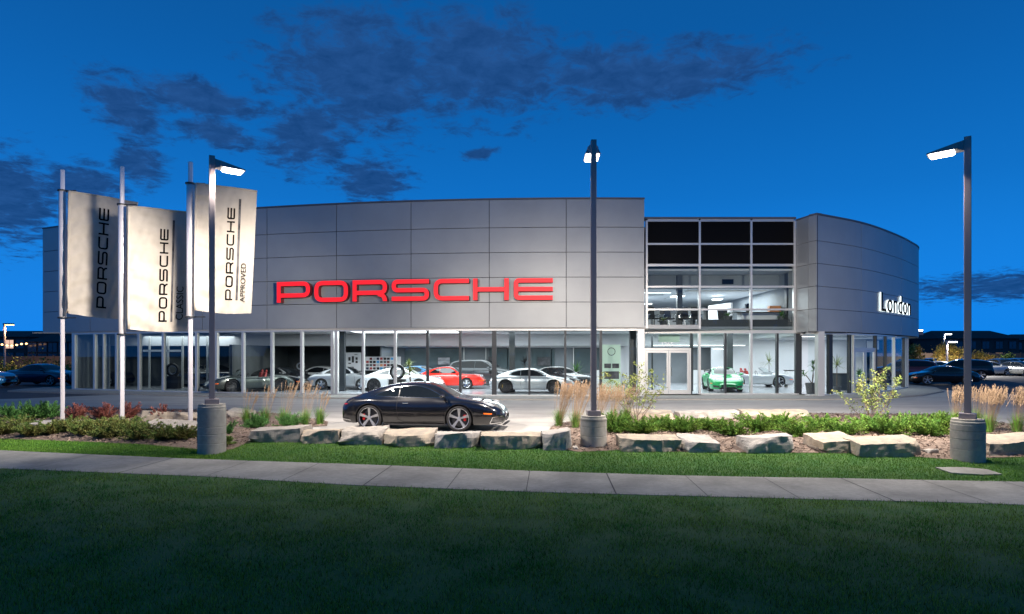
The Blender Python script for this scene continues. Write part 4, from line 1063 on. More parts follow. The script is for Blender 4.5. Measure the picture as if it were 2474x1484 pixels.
def make_car(kind, paintm, loc, rz, label, cat='car', group=None, name='sports_car', rim='rim', spokes=5, wstyle='hero', detail=1, wing=0, caliper=None, top=None, nx=60, seats='redleather', scale=1.0, glass='carglass', lights=True):
    K = KIND[kind]; V, Fc, MI, bvh = get_body(kind, nx)
    car = empty(name, loc, rz, label, cat, group); car.scale = (scale,) * 3
    me = bpy.data.meshes.new('body'); me.from_pydata(V, [], Fc); me.update()
    body = link('body', me, [paintm, 'under'], car, smooth=True); me.polygons.foreach_set('material_index', MI)
    def dec(name_, poly, mode, m, sgn=1, off=.004, step=.07, par=car, lab=None):
        v, f = decal(bvh, poly, mode, sgn, off, step)
        if not f: return None
        o = MB().add(v, f).build(name_, m, par, smooth=True)
        if lab: o['label'] = lab
        return o
    open_ = K.get('open')
    if not open_:
        for s in (1, -1):
            d = K['dlo']; pl = K['pill']
            def clip(poly, xc, keep_left):
                out = []; n = len(poly)
                for i in range(n):
                    a, b = poly[i], poly[(i + 1) % n]; ia = (a[0] <= xc) == keep_left; ib = (b[0] <= xc) == keep_left
                    if ia: out.append(a)
                    if ia != ib:
                        t = (xc - a[0]) / (b[0] - a[0]); out.append((xc, a[1] + t * (b[1] - a[1])))
                return out
            for left in (True, False):
                xc = pl - .012 if left else pl + .012
                dec('side_window', clip(d, xc, left), 'side', glass, s, .005, .08)
            if detail: dec('window_trim', strip2d([p for p in d] + [d[0]], .010), 'side', 'plastic' if detail < 2 else 'chrome', s, .004, .05)
        ws = K['ws']; dec('windscreen', [(x, y) for x, y in ws] + [(x, -y) for x, y in reversed(ws[1:-1])], 'top', glass, 1, .005, .09)
        rw = K['rw']; dec('rear_window', [(x, y) for x, y in rw] + [(x, -y) for x, y in reversed(rw[1:-1])], 'top', glass, 1, .005, .09)
    else:
        fr = MB(); fr.tube([(.78, -.66, .86), (.40, -.56, 1.16), (.36, 0, 1.20), (.40, .56, 1.16), (.78, .66, .86)], .022, seg=6); fr.build('windscreen_frame', 'chrome' if detail > 1 else paintm, car, smooth=True)
        MB().add([(.80, -.64, .86), (.80, .64, .86), (.40, .54, 1.15), (.37, 0, 1.19), (.40, -.54, 1.15)], [(0, 1, 2, 3, 4)]).build('windscreen', 'glass', car)
        for y in (-.36, .36):
            se = MB(); se.hexa([(-.62, y - .24, .40), (-.05, y - .24, .40), (-.05, y + .24, .40), (-.62, y + .24, .40)], [(-.62, y - .24, .58), (-.05, y - .22, .62), (-.05, y + .22, .62), (-.62, y + .24, .58)])
            se.hexa([(-.72, y - .25, .45), (-.55, y - .25, .45), (-.55, y + .25, .45), (-.72, y + .25, .45)], [(-.82, y - .19, 1.02), (-.70, y - .19, 1.02), (-.70, y + .19, 1.02), (-.82, y + .19, 1.02)])
            se.hexa([(-.83, y - .12, 1.03), (-.73, y - .12, 1.03), (-.73, y + .12, 1.03), (-.83, y + .12, 1.03)], [(-.85, y - .10, 1.16), (-.77, y - .10, 1.16), (-.77, y + .10, 1.16), (-.85, y + .10, 1.16)])
            se.build('seat', seats, car, bevel=.03)
        sw = MB(); n = 18
        for k in range(n):
            a, b = 2 * math.pi * k / n, 2 * math.pi * (k + 1) / n
            sw.tube([(.18 - .05 * math.sin(a), .36 + .18 * math.cos(a), .80 + .18 * math.sin(a)), (.18 - .05 * math.sin(b), .36 + .18 * math.cos(b), .80 + .18 * math.sin(b))], .014, seg=4)
        sw.build('steering_wheel', 'plastic', car)
    hx, hy, hrx, hry = K['hl']
    if lights:
        for s in (1, -1):
            if kind == 'classic' or kind in ('coupe', 'roadster'):
                zc = float(pchip([p[0] for p in K['zs']], [p[1] for p in K['zs']], hx))
                o = dec('headlight', circle2d(hx, s * hy, hrx * 1.25 if kind != 'classic' else .12, hry * .72 if kind != 'classic' else .105, 20, -s * .25), 'top', 'headlight', 1, .006, .04)
                pp, nn_ = cast(bvh, 'top', hx, s * hy, 1)
                if pp is not None and o:
                    MB().ell((pp.x - .01, pp.y, pp.z - .035), (.125, .085, .06) if kind != 'classic' else (.085, .10, .10), 18, 12).build('lamp_lens', 'headlight', o, smooth=True)
            else:
                dec('headlight', [(s * .45, .60), (s * .74, .64), (s * .74, .74), (s * .45, .70)][::s], 'front', 'headlight', 1, .006, .06)
            dec('side_marker', [(hx - .08, hz0 := .47), (hx + .12, .46), (hx + .12, .49), (hx - .09, .505)], 'side', 'orange', s, .006, .05)
        zt = float(pchip([p[0] for p in K['zs']], [p[1] for p in K['zs']], K['zc'][0][0] + .15))
        dec('tail_light', [(-.72, zt - .10), (.72, zt - .10), (.72, zt - .05), (-.72, zt - .05)], 'rear', 'taillight', 1, .006, .08)
    # grille openings
    if kind in ('coupe', 'roadster'):
        for s in (1, -1):
            dec('air_intake', [(s * .42, .26), (s * .72, .27), (s * .74, .40), (s * .46, .36)], 'front', 'plastic', 1, .005, .06)
        dec('air_intake', [(-.34, .24), (.34, .24), (.36, .33), (-.36, .33)], 'front', 'plastic', 1, .005, .08)
    elif kind == 'classic':
        dec('bumper_strip', [(-.70, .40), (.70, .40), (.70, .45), (-.70, .45)], 'front', 'plastic', 1, .008, .08)
        for s in (1, -1): dec('indicator', [(s * .38, .47), (s * .68, .46), (s * .70, .53), (s * .40, .54)], 'front', 'orange', 1, .008, .06)
    else:
        dec('grille', [(-.42, .52), (.42, .52), (.40, .68), (-.40, .68)], 'front', 'plastic', 1, .006, .08)
        dec('air_intake', [(-.5, .26), (.5, .26), (.48, .38), (-.48, .38)], 'front', 'plastic', 1, .006, .08)
    da, db = K['door']
    if detail:
        for s in (1, -1):
            zt = K['belt']
            for path in ([(da, zt), (da - .02, .6), (da + .02, .30), (da + .16, .25)], [(db - .05, zt - .03), (db + .02, .6), (db - .02, .26)], [(da + .16, .25), (db - .02, .26)]):
                dec('door_seam', strip2d(path, .010), 'side', 'seam', s, .003, .06)
            p, n = cast(bvh, 'side', da + .22, zt - .14, s)
            if p is not None: MB().rbox((p.x, p.y + s * .012, p.z), (.16, .022, .028)).build('door_handle', paintm if detail < 2 else 'chrome', car, bevel=.008)
    # mirrors
    for s in (1, -1):
        zt = K['belt'] + .04; p, n = cast(bvh, 'side', db - .14, K['belt'] - .03, s); y = (p.y if p is not None else s * .8)
        m_ = MB(); m_.ell((db - .16, y + s * .13, zt + .02), (.07, .11, .055), 12, 8); m_.tube([(db - .12, y - s * .02, zt - .05), (db - .13, y + s * .08, zt)], .02, seg=5); m_.build('door_mirror', paintm, car, smooth=True)
    # sill strips
    if detail > 1:
        for s in (1, -1):
            a, b = K['wheels'][0] + K['arch'] + .02, K['wheels'][1] - K['arch'] - .02
            MB().box(a, b, s * .86 - .035, s * .86 + .035, .155, .185).build('side_skirt', 'plastic', car, bevel=.008)
    # wheels
    Rw = K['wr_']; wd_ = .26 if kind != 'sedan' else .22
    rm, ty = wheel_meshes(Rw, wd_, spokes, wstyle)
    for wx in K['wheels']:
        yo = float(pchip([p[0] for p in K['w']], [p[1] for p in K['w']], wx)) - .022
        for s in (1, -1):
            w = rm.build('wheel', [rim, 'rimdark'], car, smooth=False) if not hasattr(rm, 'o') else rm.o.copy()
            if hasattr(rm, 'o'): COL.objects.link(w); w.parent = car
            else: rm.o = w
            w.location = (wx, -s * -yo, Rw) if s > 0 else (wx, -yo, Rw); w.rotation_euler = (0, 0, math.pi) if s > 0 else (0, 0, 0)
            t = ty.build('tyre', 'tyre', w, smooth=True) if not hasattr(ty, 'o') else ty.o.copy()
            if hasattr(ty, 'o'): COL.objects.link(t); t.parent = w
            else: ty.o = t
            if detail:
                MB().lathe([(.001, .075), (Rw * .62, .075), (Rw * .62, .09), (.001, .09)], 24, axis='y').build('brake_disc', 'brake', w)
                if caliper:
                    cs = 1 if (s > 0) == (wx > 0) else -1
                    MB().rbox((-cs * Rw * .45, .065, .02), (.07, .05, .16)).build('brake_caliper', caliper, w, bevel=.01)
    if wing:
        wg = MB(); zt = K['zc'][3][1] + wing
        wg.hexa([(-2.22, -.72, zt), (-1.92, -.72, zt - .03), (-1.92, .72, zt - .03), (-2.22, .72, zt)], [(-2.24, -.72, zt + .03), (-1.92, -.72, zt + .005), (-1.92, .72, zt + .005), (-2.24, .72, zt + .03)])
        for s in (-1, 1): wg.hexa([(-2.26, s * .72 - .01, zt - .10), (-1.90, s * .72 - .01, zt - .10), (-1.90, s * .72 + .01, zt - .10), (-2.26, s * .72 + .01, zt - .10)], [(-2.28, s * .72 - .01, zt + .06), (-1.92, s * .72 - .01, zt + .06), (-1.92, s * .72 + .01, zt + .06), (-2.28, s * .72 + .01, zt + .06)])
        for s in (-1, 1): wg.hexa([(-2.08, s * .42 - .015, zt - wing - .02), (-1.85, s * .42 - .015, zt - wing + .05), (-1.85, s * .42 + .015, zt - wing + .05), (-2.08, s * .42 + .015, zt - wing - .02)], [(-2.16, s * .42 - .015, zt), (-2.0, s * .42 - .015, zt), (-2.0, s * .42 + .015, zt), (-2.16, s * .42 + .015, zt)])
        wg.build('rear_wing', 'plastic', car)
    return car
SHOW = 'cars on show behind the glass'
def P_(xd, Y): return (px(xd, Y), Y)
# hero
hero = make_car('coupe', 'black_paint', (px(1034, 17.55), 17.55, .006), R(-7.5), 'shiny black coupe with silver five spoke wheels parked outside on the drive', rim='rim', spokes=5, wstyle='hero', detail=2, caliper='calred', nx=110)
def hero_extra():
    V, Fc, MI, bvh = get_body('coupe', 110)
    def dec(n, poly, mode, m, s=1, off=.005, step=.05, par=hero):
        v, f = decal(bvh, poly, mode, s, off, step); return MB().add(v, f).build(n, m, par, smooth=True)
    for s in (1, -1):
        # bright-edged intake with slats at the front corner, exhaust and vents at the tail
        for q_ in ([(1.90, .21), (2.18, .23)], [(1.97, .38), (2.20, .40)], [(1.90, .21), (1.97, .38)]): dec('intake_frame', strip2d(q_, .018), 'side', 'chrome', s, .008, .05)
        g = dec('air_intake', [(1.93, .23), (2.16, .25), (2.19, .385), (1.985, .365)], 'side', 'plastic', s)
        for k in range(3): dec('slat', strip2d([(1.95 + k * .01, .262 + k * .035), (2.17, .275 + k * .035)], .006), 'side', 'chrome', s, .009, .05, g)
        dec('bumper_vent', strip2d([(-2.2, .34), (-1.98, .32)], .022), 'side', 'plastic', s)
        dec('bumper_trim', strip2d([(-2.2, .30), (-1.93, .27)], .014), 'side', 'chrome', s)
        dec('fuel_flap_seam', strip2d(circle2d(1.32, .72, .075, .06, 16) + [circle2d(1.32, .72, .075, .06, 16)[0]], .005), 'side', 'seam', 1) if s < 0 else None
    dec('boot_seam', strip2d([(1.0, .60), (1.6, .52), (2.0, .32), (2.08, 0), (2.0, -.32), (1.6, -.52), (1.0, -.60)], .009), 'top', 'seam')
    dec('roof_seam', strip2d([(.14, .5), (.14, -.5)], .006), 'top', 'seam')
    dec('tail_light', strip2d([(-2.205, .70), (-2.02, .715)], .02), 'side', 'taillight', -1, .006)
    fr = MB(); fr.box(2.2, 2.28, -.5, .5, .155, .175); fr.build('front_lip', 'plastic', hero, bevel=.005)
hero_extra()

zf = ZB + .013
# showroom cars, left to right
make_car('roadster', 'greengrey_paint', (*P_(602, 34.0), zf), R(180 + 38), 'dark green open roadster with red seats behind the glass, leftmost of the showroom', name='open_roadster', rim='rimdark', spokes=10, wstyle='v', group=SHOW, nx=44)
make_car('coupe', 'black_paint', (*P_(683, 36.3), zf), R(-22), 'black coupe behind the glass between the green roadster and the grey coupe', rim='rimdark', spokes=10, wstyle='v', group=SHOW, nx=44)
make_car('coupe', 'white_silver', (*P_(770, 39.5), zf), R(172), 'white coupe in the back row of the showroom behind the black one', rim='rimdark', spokes=10, group=SHOW, nx=44)
make_car('classic', 'silver_paint', (*P_(838, 35.9), zf), R(-3), 'silver older coupe with upright windscreen behind the glass', name='classic_coupe', rim='chrome', spokes=5, wstyle='classic', group=SHOW, nx=44)
make_car('coupe', 'white_silver', (*P_(975, 34.3), zf), R(-5), 'pale silver coupe behind the glass directly behind the outdoor black car', rim='rimdark', spokes=10, wstyle='v', group=SHOW, nx=50)
make_car('coupe', 'blue_paint', (*P_(1022, 40.6), zf), R(-30), 'bright blue coupe glimpsed at the back of the showroom', rim='rimdark', spokes=5, group=SHOW, nx=40)
make_car('classic', 'red_paint', (*P_(1086, 36.9), zf), R(-2), 'bright red older coupe with silver wheels behind the glass', name='classic_coupe', rim='chrome', spokes=5, wstyle='classic', group=SHOW, nx=50)
make_car('coupe', 'silver_paint', (*P_(1287, 32.9), zf), R(-2), 'silver winged racing coupe with dark wheels close behind the glass', rim='rimdark', spokes=10, wstyle='v', wing=.22, caliper='calyel', group=SHOW, nx=56)
make_car('coupe', 'black_paint', (*P_(1352, 37.0), zf), R(-50), 'black coupe facing out behind the silver winged car', rim='rimdark', spokes=10, wstyle='v', group=SHOW, nx=44)
make_car('coupe', 'green_paint', (*P_(1745, 34.6), zf), R(-101), 'bright green coupe facing the street behind the glass', rim='rimdark', spokes=5, wing=.2, group=SHOW, nx=56)
make_car('roadster', 'silver_paint', (*P_(1826, 38.7), zf), R(0), 'silver open sports car with red seats behind the green coupe', name='open_roadster', rim='chrome', spokes=5, group=SHOW, nx=44)
make_car('suv', 'gunmetal_paint', (*P_(1166, 41.5), zf), R(-20), 'grey estate car at the back of the showroom behind the red coupe', name='estate_car', rim='rim', spokes=5, group=SHOW, nx=40)
make_car('sedan', 'black_paint', (*P_(497, 39.0), zf), R(168), 'black saloon in the dim left part of the showroom', name='saloon_car', rim='chrome', spokes=5, group=SHOW, nx=40)
make_car('sedan', 'navy_paint', (*P_(255, 40.6), zf), R(-20), 'dark saloon behind the leftmost dim glass bays', name='saloon_car', rim='rim', spokes=5, group=SHOW, nx=40)
# outdoor cars, left
make_car('sedan', 'navy_paint', (*P_(106, 42.8), .0), R(-10), 'dark blue saloon parked at the far left beyond the flagpoles', name='saloon_car', rim='rim', spokes=5, nx=44)
make_car('sedan', 'blue_paint', (*P_(-62, 40.0), 0), R(0), 'pale blue car cut off by the left edge of the photo', name='saloon_car', rim='rim', spokes=5, nx=40)
# right lot
LOT = 'cars parked in the lot on the right'
make_car('coupe', 'black_paint', (*P_(2268, 43.6), 0), R(170), 'black low coupe parked nearest in the right hand lot facing left', rim='rim', spokes=5, group=LOT, nx=50)
# farther cars: one build per colour, then copies
protos = {}
def lotcar(kind, col_, xd, Y, rz, label):
    nm = {'coupe': 'sports_car', 'sedan': 'saloon_car', 'suv': 'estate_car'}[kind]
    if (kind, col_) not in protos:
        protos[(kind, col_)] = make_car(kind, col_, (*P_(xd, Y), 0), R(rz), label, name=nm, rim='rim', spokes=5, group=LOT, nx=26, detail=0)
    else:
        c = copy_tree(protos[(kind, col_)]); c.location = (*P_(xd, Y), 0); c.rotation_euler = (0, 0, R(rz)); c['label'] = label
lotcar('suv', 'wine_paint', 2182, 50, 160, 'dark red estate car half hidden behind the right building corner')
lotcar('sedan', 'black_paint', 2222, 52, 165, 'black saloon just behind the black coupe in the right lot')
lotcar('suv', 'black_paint', 2318, 53, 150, 'black estate car behind the tail of the black coupe')
lotcar('sedan', 'white_paint', 2268, 60, -100, 'white saloon behind the black coupe in the right lot')
lotcar('sedan', 'silver_paint', 2385, 63, -8, 'silver saloon side on just right of the right lamp pole')
lotcar('suv', 'navy_paint', 2424, 64, -105, 'dark blue estate car facing us right of the silver saloon')
lotcar('sedan', 'gunmetal_paint', 2458, 62, -70, 'grey saloon at the right edge of the photo, front row')
lotcar('sedan', 'white_paint', 2492, 63, -100, 'white saloon cut by the right photo edge')
row = [('suv', 'black_paint', 2205), ('sedan', 'silver_paint', 2232), ('suv', 'white_paint', 2260), ('sedan', 'white_paint', 2288), ('suv', 'silver_paint', 2318), ('suv', 'navy_paint', 2352), ('sedan', 'navy_paint', 2380), ('suv', 'gunmetal_paint', 2408), ('sedan', 'black_paint', 2436), ('suv', 'silver_paint', 2466)]
for k, (a, b, xd) in enumerate(row):
    cn = {'black_paint': 'black', 'silver_paint': 'silver', 'white_paint': 'white', 'navy_paint': 'dark blue', 'gunmetal_paint': 'grey'}[b]; kn = 'estate car' if a == 'suv' else 'saloon'
    side = 'left' if xd < 2340 else 'right'
    lotcar(a, b, xd, 74 + (k % 3), -95 + (k * 7) % 20, f'{cn} {kn} in the far parking row {side} of the right lamp pole' if (cn, kn) != ('silver', 'estate car') else f'silver estate car in the far row, {side} of the right lamp pole')

# ================================================================== lamps and flags
def lamp_post(xd, Y, ztop, rot, head_az, label, tilt=.06):
    X = px(xd, Y); z0 = gz(X, Y)
    p = empty('street_lamp', (X, Y, z0), 0, label, 'street lamp', 'tall square lamp posts on round concrete bases')
    zt = ztop - z0; bh = hz(1004 if xd < 2000 else 1012, Y) - z0 if xd > 600 else hz(976, Y) - z0
    prof = [(.001, -.3), (.305, -.3), (.305, .22), (.298, .226), (.298, .236), (.305, .242), (.305, .43), (.298, .436), (.298, .446), (.305, .452), (.305, .60), (.296, .606), (.296, .618), (.305, .624), (.305, bh - .12), (.30, bh - .11), (.30, bh - .06), (.29, bh - .045), (.285, bh), (.001, bh)]
    MB().lathe(prof, 56).build('concrete_base', 'precast', p, smooth=False)
    MB().rbox((0, 0, bh + .06), (.30, .30, .12), rot).build('base_cover', 'pole', p, bevel=.01)
    MB().rbox((0, 0, (bh + .12 + zt) / 2), (.125, .125, zt - bh - .12), rot).build('pole', 'pole', p, bevel=.006)
    # head: tapering shoebox on a short arm, pointing along head_az
    c, s = math.cos(head_az), math.sin(head_az)
    def q(u, v, w): return (u * c - v * s, u * s + v * c, zt + w)
    h = MB(); sl = math.tan(tilt)
    h.hexa([q(.05, -.05, -.28), q(.16, -.13, -.26), q(.16, .13, -.26), q(.05, .05, -.28)], [q(.05, -.05, -.06), q(.16, -.13, -.11), q(.16, .13, -.11), q(.05, .05, -.06)])
    h.hexa([q(.16, -.18, -.25), q(.70, -.18, -.27), q(.70, .18, -.27), q(.16, .18, -.25)], [q(.16, -.11, -.10), q(.70, -.15, -.235), q(.70, .15, -.235), q(.16, .11, -.10)])
    hd = h.build('lamp_head', 'pole', p)
    # glowing lens, dropped glass under the head
    l = MB().hexa([q(.26, -.13, -.305), q(.64, -.13, -.315), q(.64, .13, -.315), q(.26, .13, -.305)], [q(.22, -.16, -.262), q(.67, -.16, -.272), q(.67, .16, -.272), q(.22, .16, -.262)])
    l.build('lamp_lens', 'lamp', hd)
    lp = q(.5, 0, -.40)
    return (X + lp[0], Y + lp[1], z0 + lp[2]), (c, s)
def area(name, loc, size, power, col=(1, .87, .75), direc=(0, 0, -1), spread=None, shape='RECTANGLE'):
    d = bpy.data.lights.new(name, 'AREA'); d.shape = shape; d.size = size[0]; d.size_y = size[1]; d.energy = power; d.color = col
    if spread: d.spread = spread
    o = bpy.data.objects.new(name, d); COL.objects.link(o); o.location = loc
    o.rotation_euler = Vector(direc).to_track_quat('-Z', 'Y').to_euler(); return o
def spot(name, loc, direc, power, ang, blend=1.0, col=(1, .89, .79), r=.35):
    d = bpy.data.lights.new(name, 'SPOT'); d.energy = power; d.spot_size = R(ang); d.spot_blend = blend; d.color = col; d.shadow_soft_size = r
    o = bpy.data.objects.new(name, d); COL.objects.link(o); o.location = loc; o.rotation_euler = Vector(direc).to_track_quat('-Z', 'Y').to_euler(); return o
THROW = {512: [((-1, .16, -.42), 1.25, 92), ((.85, .8, -.75), .85, 100), ((-.3, 1.1, -.9), .22, 90)], 1434: [((-.55, .9, -.75), .36, 135), ((.9, .6, -.85), .24, 110), ((-1.07, 1, -.2), 2.8, 38)], 2338: [((-.55, .8, -.75), .6, 120), ((.4, .9, -.8), 1.0, 110), ((.48, 1, -.17), .6, 56)]}  # forward throw, plus aimed spots added to lift the facade ends and flags
LAMPS = [(512, 14.45, hz(377, 14.45), R(28), R(35), 'lamp post left of the building beside the right flag'),
         (1434, 14.45, hz(339, 14.45), R(2), R(88), 'middle lamp post in front of the dark corner of the main facade'),
         (2338, 12.9, hz(331, 12.9), R(-38), R(140), 'rightmost lamp post standing at the edge of the grass')]
for xd, Y, zt, rot, az, lab in LAMPS:
    (lx, ly, lz), (c, s) = lamp_post(xd, Y, zt, rot, az, lab)
    area('lamp_light', (lx, ly, lz), (.4, .3), LP_DOWN * (.26 if xd < 600 else .55), direc=(c * .25, .62, -1), spread=R(160))
    for dr, pw, an in THROW[xd]: spot('lamp_throw_fill', (lx, ly, lz - .1), dr, pw * LP_THROW, an, 1.0, r=.35)
# distant lamps
def far_lamp(xd, Y, yd_top, warm, label, e=1):
    X = px(xd, Y); zt = hz(yd_top, Y); p = empty('street_lamp', (X, Y, 0), 0, label, 'street lamp')
    MB().rbox((0, 0, zt / 2), (.16, .16, zt)).build('pole', 'pole', p)
    area('far_lamp_light', (X + .5, Y, zt - .3), (.6, .4), 900 * e, (1, .6, .3) if warm else (1, .93, .82))
    h = MB().rbox((.45, 0, zt), (1.0, .4, .16)).build('lamp_head', 'pole', p); MB().rbox((.55, 0, zt - .12), (.8, .34, .08)).build('lamp_lens', 'warm' if warm else 'lamp', h)
far_lamp(11, 70, 783, True, 'distant warm lit lamp post at the far left edge', .6)
far_lamp(2281, 88, 806, False, 'distant lamp post glowing above the round yellow tree', 2.5)
far_lamp(2288, 63, 824, False, 'shorter distant lamp just right of the tall distant one', 4)

def flag_unit(xd, Y, ytop, ybot_ring, ytop_ring, corners, label, texts, base=.1, ph=0.0, bend=.1):
    X = px(xd, Y); zt = hz(ytop, Y); p = empty('flagpole', (X, Y, 0), 0, f'{label}', 'flagpole', 'silver flagpoles with cream banners')
    MB().rbox((0, 0, zt / 2), (.12, .12, zt), R(35)).build('pole', 'pole' if False else 'flagpole', p, bevel=.03)
    z1, z2 = hz(ytop_ring, Y), hz(ybot_ring, Y)
    MB().lathe([(.098, z2), (.102, z2 + .01), (.102, z1 - .01), (.098, z1)], 28).build('sleeve', 'flagpole', p, smooth=True)
    for z in (z1, z2): MB().lathe([(.085, z - .02), (.135, z - .02), (.135, z + .02), (.085, z + .02)], 24, closed=True).box(.10, .42, -.02, .02, z - .015, z + .015).build('ring_arm', 'darkframe', p)
    # banner: corners TL, TR, BR, BL as (xd, yd, Y)
    C = [Vector((px(a, d), d, hz(b, d))) for a, b, d in corners]
    nrm = (C[1] - C[0]).cross(C[3] - C[0]).normalized()
    if nrm.y > 0: nrm = -nrm
    def Fm(u, v, d=0):
        a = C[0].lerp(C[1], u); b = C[3].lerp(C[2], u); q = a.lerp(b, v)
        w = bend * (.45 * math.sin(u * 5.0 + ph + v * 1.5) + .22 * math.sin(u * 11 + v * 6 + ph * 2)) * min(1, u * 3) * (.5 + .5 * v)
        w += .034 * math.sin(v * 34 + math.sin(u * 5 + ph) * 3.2 + u * 7) * max(0, 1 - u * 1.1) * (.25 + v)
        w += (.012 * math.sin(v * 83 + 9 * u + 4 * math.sin(3 * u + ph)) * max(0, .85 - u) + .010 * math.sin((u * 2.2 + v * 1.3) * 21 + ph * 3) * (.3 + .7 * v)) * (.6 + .8 * noise.noise((u * 3, v * 4, ph)))
        w += .006 * noise.noise((u * 9 + ph, v * 14, ph)) * 3
        sag = -.05 * math.sin(math.pi * u) * (1 if v > .5 else -.2) * abs(v - .5) * 2
        return q + nrm * (w + d) + Vector((0, 0, sag))
    nu, nv = 70, 190; V = [Fm(i / nu, j / nv) for i in range(nu + 1) for j in range(nv + 1)]
    fl_ = empty('banner', C[0], 0, *texts[0])
    o = MB().add([v - C[0] for v in V], [(i * (nv + 1) + j, i * (nv + 1) + j + 1, (i + 1) * (nv + 1) + j + 1, (i + 1) * (nv + 1) + j) for i in range(nu) for j in range(nv)]).build('cloth', 'flag', fl_, smooth=True)
    # hem tube along the pole side and top hem
    hm = MB(); hm.tube([Fm(0, v) - C[0] for v in np.linspace(0, 1, 12)], .035, seg=8); hm.build('hem', 'flag', fl_, smooth=True)
    hm = MB(); hm.tube([Fm(u, 0) - C[0] for u in np.linspace(0, 1, 12)], .022, seg=8); hm.build('hem', 'flag', fl_, smooth=True)
    W = (C[1] - C[0]).length; H = (C[3] - C[0]).length
    def vertical_word(word, u0, u1, v0, v1, hw):
        """word reads upwards from v1 (bottom) to v0 (top); letter height spans u0..u1"""
        hgt = (u1 - u0) * W; lens = {'P': .95, 'O': 1, 'R': 1, 'S': 1.08, 'C': 1, 'H': 1, 'E': 1}; tot = (v1 - v0) * H; gap = tot * .022
        unit = (tot - gap * (len(word) - 1)) / sum(lens[c] for c in word); s = 0; out = MB()
        for ch in word:
            w_ = unit * lens[ch]
            mb = letter_mesh(ch, w_, hgt, hw, 0, lambda a, b, d, s=s: tuple(Fm(u1 - b / W, v1 - (s + a) / H, .016) - C[0]), .03)
            out.add(mb.v, mb.f); s += w_ + gap
        return out.build('print', 'black', fl_)
    for t in texts[1:]:
        if t[0] == 'word': vertical_word(*t[1:])
        elif t[0] == 'bar':
            _, u0, u1, v0, v1 = t; mb = MB(); n = 40; vs = []
            for k in range(n + 1):
                v = v0 + (v1 - v0) * k / n; vs += [Fm(u0, v, .012) - C[0], Fm(u1, v, .012) - C[0]]
            mb.add(vs, [(2 * i, 2 * i + 1, 2 * i + 3, 2 * i + 2) for i in range(n)]); mb.build('print', 'picdark', fl_)
        elif t[0] == 'font':
            _, word, u0, u1, v0, v1 = t; me = font_mesh(word, 1, 0, 1); xs = [v.co.x for v in me.vertices]; ys = [v.co.y for v in me.vertices]
            x0_, x1_, y0_, y1_ = min(xs), max(xs), min(ys), max(ys)
            for v in me.vertices:
                a = (v.co.x - x0_) / (x1_ - x0_); b = (v.co.y - y0_) / (y1_ - y0_); v.co = Fm(u0 + (u1 - u0) * (1 - b), v1 - a * (v1 - v0), .04) - C[0]
            link('print', me, 'black', fl_)
flag_unit(151, 19.2, 410, 768, 461, [(167, 462, 19.0), (334, 490, 20.3), (322, 772, 20.2), (163, 757, 19.0)], 'leftmost silver flagpole holding the first banner',
          [('cream banner with only the word PORSCHE, leftmost of the three', 'banner'), ('word', 'PORSCHE', .42, .57, .10, .92, .050)], ph=.4)
flag_unit(295, 18.3, 402, 808, 495, [(311, 498, 18.1), (462, 514, 19.0), (452, 800, 18.9), (310, 795, 18.1)], 'middle silver flagpole of the three',
          [('cream banner reading PORSCHE CLASSIC in the middle', 'banner'), ('word', 'PORSCHE', .50, .64, .16, .92, .046), ('bar', .70, .735, .08, .92), ('font', 'CLASSIC', .79, .91, .63, .905)], ph=1.7, bend=.16)
flag_unit(460, 17.8, 391, 766, 444, [(473, 443, 17.6), (621, 462, 18.4), (607, 757, 18.3), (471, 750, 17.6)], 'silver flagpole nearest the left lamp post',
          [('cream banner reading PORSCHE APPROVED beside the left lamp post', 'banner'), ('word', 'PORSCHE', .515, .645, .165, .895, .044), ('bar', .70, .74, .085, .895), ('font', 'APPROVED', .775, .865, .60, .91)], ph=3.0, bend=.06)
